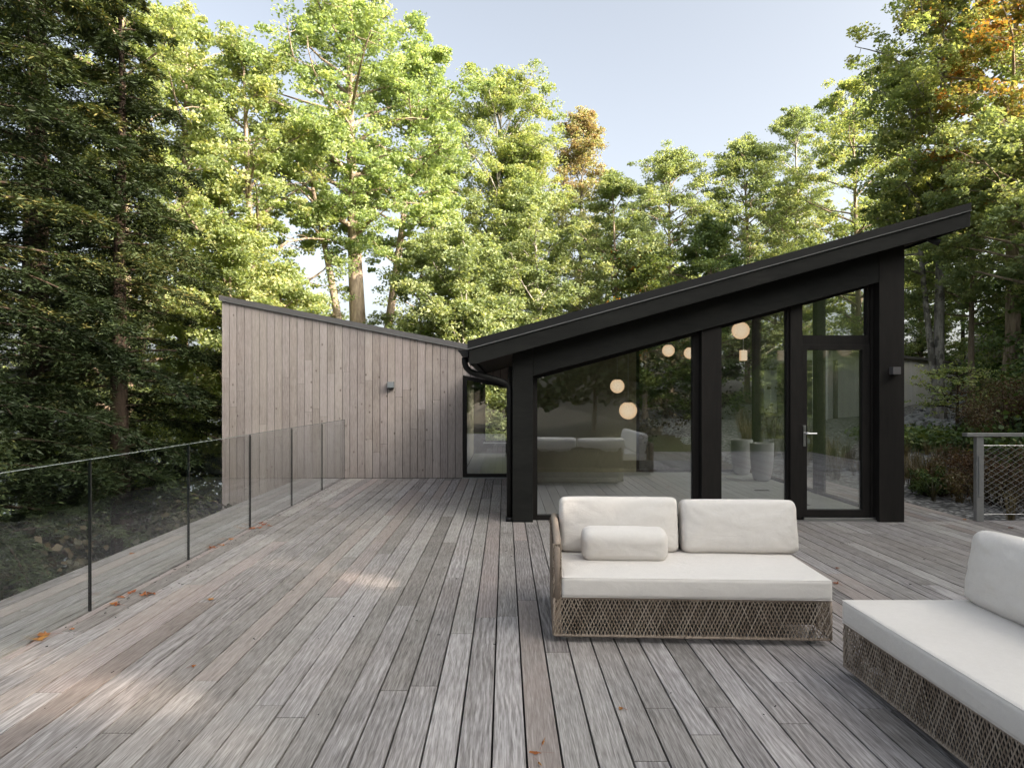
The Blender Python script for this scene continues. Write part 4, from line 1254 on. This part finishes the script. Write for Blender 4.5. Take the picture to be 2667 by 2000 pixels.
tree_at(1680, 24, 640, 2.0, 118, 'hint', 'bark', 'low dark tree with an orange branch just above the black roof', group=G2, n_main=24, trunk_r=0.08, crown0=0.05)
tree_at(1850, 25, 560, 2.1, 119, 'dark', 'bark', 'shaded bushy tree between the two round topped trees', group=G2, n_main=28, trunk_r=0.08, crown0=0.05)
tree_at(2068, 36, 255, 2.3, 120, 'forest', 'bark_pale', 'pale trunked airy tree standing far back above the roof slope', group=G3, n_main=26, trunk_r=0.17, crown0=0.5, gap=0.2)
tree_at(2235, 29, 175, 3.0, 121, 'maple', 'bark', 'leafy tree left of the birch trunk, above the high roof end', group=G3, n_main=40, trunk_r=0.14, crown0=0.2)
tree_at(2040, 33, 500, 2.6, 122, 'forest', 'bark', 'low green tree in front of the pale airy tree', group=G3, n_main=28, trunk_r=0.08, crown0=0.08)
tree_at(2445, 21.5, -120, 3.2, 123, 'maple', 'bark_pale', 'tall maple with a mottled pale trunk rising behind the high roof end', group=G3, n_main=40, trunk_r=0.17, crown0=0.42, lsize=0.104, stems=2)
tree_at(2640, 20, -250, 3.0, 124, 'orange', 'bark', 'orange and green maple at the upper right corner', group=G3, n_main=44, trunk_r=0.2, crown0=0.3, lsize=0.104)
tree_at(2320, 37, 480, 3.2, 125, 'dark', 'bark', 'dark green tree right behind the top of the black roof', group=G3, n_main=30, trunk_r=0.09, crown0=0.1)
tree_at(2530, 22, 430, 2.6, 126, 'forest', 'bark', 'shaded tree right of the pale mottled trunk', group=G3, n_main=34, trunk_r=0.1, crown0=0.36)
tree_at(2680, 18, 330, 2.6, 127, 'forest', 'bark', 'shaded tree at the right picture edge below the orange maple', group=G3, n_main=34, trunk_r=0.12, crown0=0.36)
tree_at(2400, 37, 640, 2.6, 128, 'forest', 'bark', 'tree standing directly behind the outbuilding roof', group=G3, n_main=34, trunk_r=0.1, crown0=0.1)
# sapling on the slope
sx_, sY = (2492 - CX) * 17.0 / F, 17.0
broadleaf('sapling', (sx_, sY, ground_z(sx_, sY) + 0.0), 2.0, 0.95, 130, 'maple', 'bark_dark', 'slim sapling with flat spreading branches beside the rock strip', 'sapling',
          crown0=0.45, trunk_r=0.035, n_main=12, lsize=0.07, per=13, shape='oval', clump=0.26, rise=0.18, flat=0.3, xs=1.15)

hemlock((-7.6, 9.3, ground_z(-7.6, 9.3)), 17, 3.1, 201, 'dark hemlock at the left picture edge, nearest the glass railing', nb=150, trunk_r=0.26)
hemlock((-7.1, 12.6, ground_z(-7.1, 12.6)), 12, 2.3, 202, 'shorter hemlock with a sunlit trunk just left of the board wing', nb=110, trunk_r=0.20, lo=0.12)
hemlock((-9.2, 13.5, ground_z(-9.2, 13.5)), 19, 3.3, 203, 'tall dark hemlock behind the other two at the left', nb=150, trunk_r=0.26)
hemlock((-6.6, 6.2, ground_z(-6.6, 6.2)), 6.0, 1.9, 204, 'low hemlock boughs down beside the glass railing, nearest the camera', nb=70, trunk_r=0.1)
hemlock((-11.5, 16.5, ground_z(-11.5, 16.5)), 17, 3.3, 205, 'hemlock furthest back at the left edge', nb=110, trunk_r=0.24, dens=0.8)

# ------------------------------------------------------------------ masses nobody could count
def wood_mass(name, spots, seed, mat, label, lsize, per, clump, nclump, trunks=True):
    rg = np.random.default_rng(seed)
    cen, rad, hz = [], [], 0
    tb = MB()
    for x, y, H, R, lo in spots:
        z0 = ground_z(x, y)
        if trunks: limb(rg, (x, y, z0 - 0.3), (x + rg.normal() * 0.5, y + rg.normal() * 0.5, z0 + H * 0.95), 0.02 * H ** 0.9, 0.03, tb, 6, 0.02)
        for i in range(nclump):
            f = rg.random(); h = lo + (1 - lo) * f
            rr_ = R * (math.sin(math.pi * min(1, 0.2 + 0.8 * f)) ** 0.6) * math.sqrt(rg.random())
            a = rg.uniform(0, 6.283)
            cen.append((x + rr_ * math.cos(a), y + rr_ * math.sin(a), z0 + H * h)); rad.append(clump * rg.uniform(0.6, 1.3))
    V, A = leaves(rg, np.array(cen), np.array(rad), per, lsize, 0.55, zr=(0, 20))
    return V, A, tb

# distant wood beyond the named trees
rr = random.Random(21)
spots = []
for i in range(30):
    X = -30 + 74 * i / 29 + rr.uniform(-1, 1); Y = rr.uniform(38, 50)
    top = 9.5 + rr.uniform(-1.5, 1.5) + (4 if X > 20 else 0)
    if -11 < X < -3: top = 4
    spots.append((X, Y, top - min(ground_z(X, Y), 4), rr.uniform(2.6, 3.6), 0.1))
for i in range(9):
    X = -20 - rr.uniform(0, 12); Y = 16 + i * 3.5
    spots.append((X, Y, rr.uniform(11, 16), 3.0, 0.1))
V, A, tb = wood_mass('distant_wood', spots, 31, 'forest', '', 0.26, 34, 0.9, 62)
dw = mesh_from_quads('distant_wood', V, A, MT['forest'])
tag(dw, 'distant mass of woods closing the view behind the nearer trees', 'woods', kind='stuff')
o = tb.build('distant_trunks', MT['bark_dark'], dw, smooth=True); tag(o, kind='stuff')

# the wood behind and to the right of the viewer: shades the deck, shows in the window glass
spots = []
rr = random.Random(33)
c0 = Vector((21, -4.5)); pd = Vector((0.51, 0.86)); fd = Vector((0.86, -0.51))
for row, off in enumerate((0, 5, 10)):
    Hh = 5.2 + (24 + off) * math.tan(SUN_EL)
    k = -26
    while k < 30:
        p = c0 + pd * (k + rr.uniform(-1, 1)) + fd * (off + rr.uniform(-1, 1))
        ok = not (p.y > 3 and p.x < 0.80 * p.y + 5)
        H = Hh * rr.uniform(0.94, 1.05)
        if k > 9: H *= 0.45
        if ok: spots.append((p.x, p.y, max(4, H - ground_z(p.x, p.y)), rr.uniform(2.6, 3.4), 0.12))
        k += 4.0
for i in range(12):
    a = math.radians(185 + i * 9.5)
    spots.append((19 * math.cos(a) + 1, 17 * math.sin(a), rr.uniform(7.5, 10), rr.uniform(2.8, 3.4), 0.16))
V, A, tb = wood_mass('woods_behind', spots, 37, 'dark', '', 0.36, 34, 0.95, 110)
# thicken the canopy where it is thin, so the deck lies in shade
sd_ = np.array(sun_dir)
rg = np.random.default_rng(8)
P = V.mean(axis=1)
ar = np.linalg.norm(np.cross(V[:, 2] - V[:, 0], V[:, 3] - V[:, 1]), axis=1) * 0.25 / sd_[2]
hit = P[:, :2] - sd_[None, :2] * ((P[:, 2] - 1.5) / sd_[2])[:, None]
xs = np.arange(-8, 10, 1.0); ys = np.arange(-1, 16, 1.0)
Hh, _, _ = np.histogram2d(hit[:, 0], hit[:, 1], bins=[xs, ys], weights=ar)
ex = []
for i in range(len(xs) - 1):
    for j in range(len(ys) - 1):
        need = (9.0 if ys[j] > 9 else 7.0) - Hh[i, j]
        for k in range(max(0, int(math.ceil(need / 1.9)))):
            t = rg.uniform(25, 36)
            ex.append(np.array([xs[i] + rg.random(), ys[j] + rg.random(), 1.5]) + sd_ * t)
V2, A2_ = leaves(rg, np.array(ex), np.full(len(ex), 0.9), 34, 0.36, 0.55, zr=(0, 20))
V = np.concatenate([V, V2]); A = np.concatenate([A, A2_])
# sun flecks: leaves cut out of this canopy so a few soft patches reach the deck
P = V.mean(axis=1)
hit = P[:, :2] - sd_[None, :2] * (P[:, 2] / sd_[2])[:, None]
keep = np.ones(len(P), bool)
rg = np.random.default_rng(5)
for (cx_, cy_, rx_, ry_, dn) in [(-1.1, 5.6, 0.55, 0.26, 0.985), (-2.0, 6.1, 0.6, 0.2, 0.96), (-2.15, 3.45, 0.85, 0.24, 0.93), (-2.7, 3.95, 0.45, 0.2, 0.93), (-1.2, 3.0, 0.5, 0.14, 0.85)]:
    dd = ((hit[:, 0] - cx_) / rx_) ** 2 + ((hit[:, 1] - cy_) / ry_) ** 2
    keep &= ~((dd < 1.0) & (rg.random(len(P)) < dn))
V, A = V[keep], A[keep]
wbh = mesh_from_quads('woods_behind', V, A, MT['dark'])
tag(wbh, 'dark woods reflected in the window glass', 'woods', kind='stuff')
o = tb.build('woods_trunks', MT['bark'], wbh, smooth=True); tag(o, kind='stuff')

# understory below the hemlocks and down the left slope
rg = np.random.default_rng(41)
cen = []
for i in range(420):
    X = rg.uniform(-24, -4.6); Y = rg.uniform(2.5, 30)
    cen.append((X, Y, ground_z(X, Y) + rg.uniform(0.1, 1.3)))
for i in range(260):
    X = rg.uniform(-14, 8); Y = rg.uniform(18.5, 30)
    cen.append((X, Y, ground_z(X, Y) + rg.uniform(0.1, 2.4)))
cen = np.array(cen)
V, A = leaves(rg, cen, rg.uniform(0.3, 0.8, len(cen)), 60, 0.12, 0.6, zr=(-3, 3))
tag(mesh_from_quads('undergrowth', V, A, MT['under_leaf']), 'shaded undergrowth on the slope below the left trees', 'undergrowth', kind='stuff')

# thicket closing the hillside between the right hand trunks
cen = []
for i in range(520):
    Y = rg.uniform(25, 44); X = rg.uniform(0.52 * Y + 3, 0.85 * Y + 8)
    if X < 22.9 and Y < 37: continue
    cen.append((X, Y, ground_z(X, Y) + rg.uniform(0.2, 6.5)))
for i in range(150):
    Y = rg.uniform(19, 27); X = rg.uniform(0.68 * Y + 1.2, 0.85 * Y + 6)
    cen.append((X, Y, ground_z(X, Y) + rg.uniform(0.2, 2.8)))
cen = np.array(cen)
V, A = leaves(rg, cen, rg.uniform(0.5, 1.1, len(cen)), 75, 0.17, 0.5, zr=(0, 12))
tag(mesh_from_quads('thicket', V, A, MT['dark']), 'dense thicket on the hillside behind the right hand trunks', 'thicket', kind='stuff')

# hillside ground cover on the right
cen = []
while len(cen) < 900:
    Y = rg.uniform(11, 34); X = rg.uniform(0.5 * Y, 1.0 * Y + 3)
    u = X - 0.6 * max(Y, 11)
    if u < 1.6 or (Y > 15 and u < 1.9): continue
    cen.append((X, Y, ground_z(X, Y) + rg.uniform(0.0, 0.35)))
for i in range(170):
    Y = rg.uniform(15.2, 18.0); X = rg.uniform(9.0, 13.5)
    cen.append((X, Y, ground_z(X, Y) + rg.uniform(0.0, 0.3)))
cen = np.array(cen)
V, A = leaves(rg, cen, rg.uniform(0.35, 0.8, len(cen)), 70, 0.11, 0.45, zr=(0, 6))
tag(mesh_from_quads('ground_cover', V, A, MT['cover']), 'green ground cover on the hillside right of the outbuilding', 'ground cover', kind='stuff')

def grass_clump(cs, seed, hmin, hmax, spread, nb, wid=0.006):
    rg = np.random.default_rng(seed)
    Vs, As = [], []
    for (x, y, s) in cs:
        z = ground_z(x, y)
        n = int(nb * s)
        az = rg.uniform(0, 6.283, n); r0 = rg.uniform(0, 0.10 * s, n)
        h = rg.uniform(hmin, hmax, n) * s; sp = rg.uniform(0.1, spread, n) * h
        b = np.stack([x + r0 * np.cos(az), y + r0 * np.sin(az), np.full(n, z)], 1)
        d = np.stack([np.cos(az), np.sin(az), np.zeros(n)], 1)
        sd = np.stack([-np.sin(az), np.cos(az), np.zeros(n)], 1) * wid
        m = b + d * (sp * 0.35)[:, None]; m[:, 2] += h * 0.62
        t = b + d * sp[:, None]; t[:, 2] += h * 0.92
        cr_ = rg.random()
        for q in (np.stack([b - sd, b + sd, m + sd, m - sd], 1), np.stack([m - sd, m + sd, t + sd * 0.3, t - sd * 0.3], 1)):
            Vs.append(q); As.append(np.stack([rg.random(n), np.full(n, cr_), np.full(n, 0.5), np.ones(n)], 1))
    return np.concatenate(Vs), np.concatenate(As)
cs = []
for i in range(70):
    X = rg.uniform(6.0, 9.3); Y = rg.uniform(8.7, 15)
    if X - 0.6 * max(Y, 11) > 1.5: continue
    cs.append((X, Y, rg.uniform(0.35, 0.8)))
for i in range(22):
    cs.append((rg.uniform(5.75, 7.0), rg.uniform(11, 20), rg.uniform(0.8, 1.2)))
V, A = grass_clump(cs, 51, 0.4, 0.85, 0.6, 70, 0.004)
tag(mesh_from_quads('grass', V, A, MT['grass']), 'thin dry grasses growing in the gravel right of the deck', 'grass', kind='stuff')
# bronze shrubs behind the wire railing
shr = [((2600, 9.7), 0.9, 0.75, 'wine', 'bronze leaved shrub behind the wire mesh railing'),
       ((2500, 10.8), 0.6, 0.5, 'wine', 'small bronze shrub in the gravel left of the metal railing post'),
       ((2430, 10.6), 0.5, 0.36, 'cover', 'dark twiggy shrub in the gravel right of the black post'),
       ((2660, 12.5), 1.3, 1.0, 'wine', 'large russet bush on the slope at the right edge'),
       ((2625, 14.0), 1.1, 0.9, 'grass', 'silvery olive bush on the slope above the metal railing')]
for i, ((px, Y), h_, r_, mt, lab) in enumerate(shr):
    X = (px - CX) * Y / F
    z = ground_z(X, Y)
    root = empty('shrub', (X, Y, z)); tag(root, lab, 'shrub')
    rg2 = np.random.default_rng(60 + i)
    tb = MB(); cen = []
    for k in range(26):
        a = rg2.uniform(0, 6.283); rr_ = r_ * math.sqrt(rg2.random()); zz = h_ * rg2.uniform(0.35, 1.0) * (1 - 0.35 * (rr_ / r_) ** 2)
        e = (rr_ * math.cos(a), rr_ * math.sin(a), zz)
        limb(rg2, (0.1 * math.cos(a), 0.1 * math.sin(a), 0), e, 0.012, 0.004, tb, 5, 0.08, 0, 4); cen.append(e)
        cen.append((e[0] * 0.8, e[1] * 0.8, zz * 0.6))
    tb.build('stems', MT['bark_dark'], root)
    V, A = leaves(rg2, np.array(cen), np.full(len(cen), r_ * 0.27), 110 if mt != 'cover' else 50, 0.055, 0.9, up=0.1, zr=(0, h_), aspect=0.35)
    mesh_from_quads('leaves', V, A, MT[mt], root)

# ------------------------------------------------------------------ outbuilding
ob = empty('outbuilding', (10.5, 23, 0.7)); tag(ob, 'grey board outbuilding beyond the gravel drive, seen past the pavilion', 'outbuilding')
OB = Vector((10.5, 23, 0.7))
A0 = Vector((10.45, 22.6)); A1 = Vector((22.9, 34.4)); A2 = Vector((10.2, 26.9))
rs = random.Random(9)
b = MB()
dirv = (A1 - A0); Lw = dirv.length; dirv.normalize(); nv = Vector((dirv.y, -dirv.x))
t = 0.0
TOPZ = 3.02
while t < Lw:
    t2 = min(t + 0.20, Lw)
    p, q = A0 + dirv * (t + 0.006), A0 + dirv * (t2 - 0.006)
    zz0, zz1 = -0.5, TOPZ
    pp = [p, q, q + nv * -0.03, p + nv * -0.03]
    b.prism_z([(v.x - OB.x, v.y - OB.y) for v in pp], zz0 - OB.z, zz1 - OB.z, (rs.random(), rs.random(), rs.random()))
    t = t2
b.build('board_wall', MT['grey_siding'], ob, attr=True)
b = MB()
pp = [A0 - nv * 0.032, A1 - nv * 0.032, A1 - nv * 6, Vector((11.4, 27.2))]
b.prism_z([(v.x - OB.x, v.y - OB.y) for v in pp], -0.9, TOPZ - OB.z - 0.02)
b.build('core', MT['siding_dark'], ob)
b = MB()
d2 = (A2 - A0); L2 = d2.length; d2.normalize(); n2 = Vector((-d2.y, d2.x))
def slab(mb, t0, t1, o0, o1, z0, z1, c=(0.5, 0.5, 0.5)):
    p = [A0 + d2 * t0 + n2 * o0, A0 + d2 * t0 + n2 * o1, A0 + d2 * t1 + n2 * o1, A0 + d2 * t1 + n2 * o0]
    mb.prism_z([(v.x - OB.x, v.y - OB.y) for v in p], z0 - OB.z, z1 - OB.z, c)
slab(b, 0.02, 0.55, -0.25, 0.0, -0.4, 2.70, (0.7, 0.5, 0.5))
slab(b, L2 - 0.6, L2, -0.25, 0.0, -0.4, 2.70, (0.8, 0.3, 0.5))
slab(b, 0.02, L2, -0.25, 0.0, 2.702, 3.02, (0.75, 0.5, 0.5))
b.each('portal', MT['grey_siding'], ob, attr=True)
b = MB(); slab(b, 0.55, L2 - 0.6, -0.9, -0.8, -0.4, 2.69); b.build('recess_wall', MT['siding_dark'], ob)
b = MB(); slab(b, 0.9, 2.4, -0.79, -0.76, 1.5, 2.5); wn_ = b.build('window', MT['lamp_grey'], ob)
b = MB(); slab(b, 0.96, 1.55, -0.758, -0.75, 1.56, 2.44); slab(b, 1.62, 2.34, -0.758, -0.75, 1.56, 2.44); b.each('pane', MT['black_metal'], wn_)
b = MB()
pp = [A0 + nv * 0.12 - dirv * 0.1, A1 + nv * 0.12, A1 - nv * 6, Vector((9.8, 27.3))]
b.prism_z([(v.x - OB.x, v.y - OB.y) for v in pp], TOPZ + 0.002 - OB.z, TOPZ + 0.11 - OB.z)
b.build('roof', MT['grey_metal'], ob)

# stone edging and rock strip
eg = MB(); rs = random.Random(77)
for i in range(34):
    t = i / 33
    Xc = 5.7 + 6.0 * t; Yc = 15.6 - 3.6 * t - 1.2 * math.sin(t * 3.0) * 0.6
    a = math.atan2(-3.6, 6.0) + rs.uniform(-0.05, 0.05)
    z = ground_z(Xc, Yc)
    if Xc - 0.6 * max(Yc, 11) > 1.7: break
    c, s = math.cos(a), math.sin(a)
    pp = [(Xc + c * u - s * v, Yc + s * u + c * v) for u, v in ((-.11, -.05), (.11, -.05), (.11, .05), (-.11, .05))]
    eg.prism_z(pp, z - 0.1, z + 0.07 + rs.uniform(-.01, .01))
tag(eg.build('stone_edging', MT['stone'], None, bevel=0.01), kind='structure')
def rock(mb, c, r, rs):
    k = [rs.uniform(0.6, 1.25) for _ in range(26)]
    vs, fs = [], []
    nu, nv_ = 7, 4
    vs.append((c[0], c[1], c[2] + r * 0.62))
    for j in range(1, nv_):
        th = math.pi * j / nv_
        for i in range(nu):
            a = 2 * math.pi * i / nu
            q = r * k[(j * nu + i) % 26]
            vs.append((c[0] + q * math.sin(th) * math.cos(a) * 1.2, c[1] + q * math.sin(th) * math.sin(a), c[2] + q * math.cos(th) * 0.62))
    vs.append((c[0], c[1], c[2] - r * 0.5))
    fs = [(0, 1 + i, 1 + (i + 1) % nu) for i in range(nu)]
    for j in range(nv_ - 2):
        for i in range(nu):
            a, b_ = 1 + j * nu + i, 1 + j * nu + (i + 1) % nu
            fs.append((a, a + nu, b_ + nu, b_))
    L = len(vs) - 1
    fs += [(L, 1 + (nv_ - 2) * nu + (i + 1) % nu, 1 + (nv_ - 2) * nu + i) for i in range(nu)]
    mb.add(vs, fs)
rk = MB()
for i in range(620):
    t = rs.random()
    w = rs.uniform(-1, 1)
    Yc = 17.0 + 12 * t; Xc = (2372 + 110 * t - CX) * Yc / F + w * (0.8 + 0.3 * t) + 0.3
    rock(rk, (Xc, Yc, ground_z(Xc, Yc) + rs.uniform(0.0, 0.2)), rs.uniform(0.07, 0.19), rs)
tag(rk.build('rocks', MT['stone']), 'strip of grey rubble stones running down the slope by the outbuilding', 'rocks', kind='stuff')
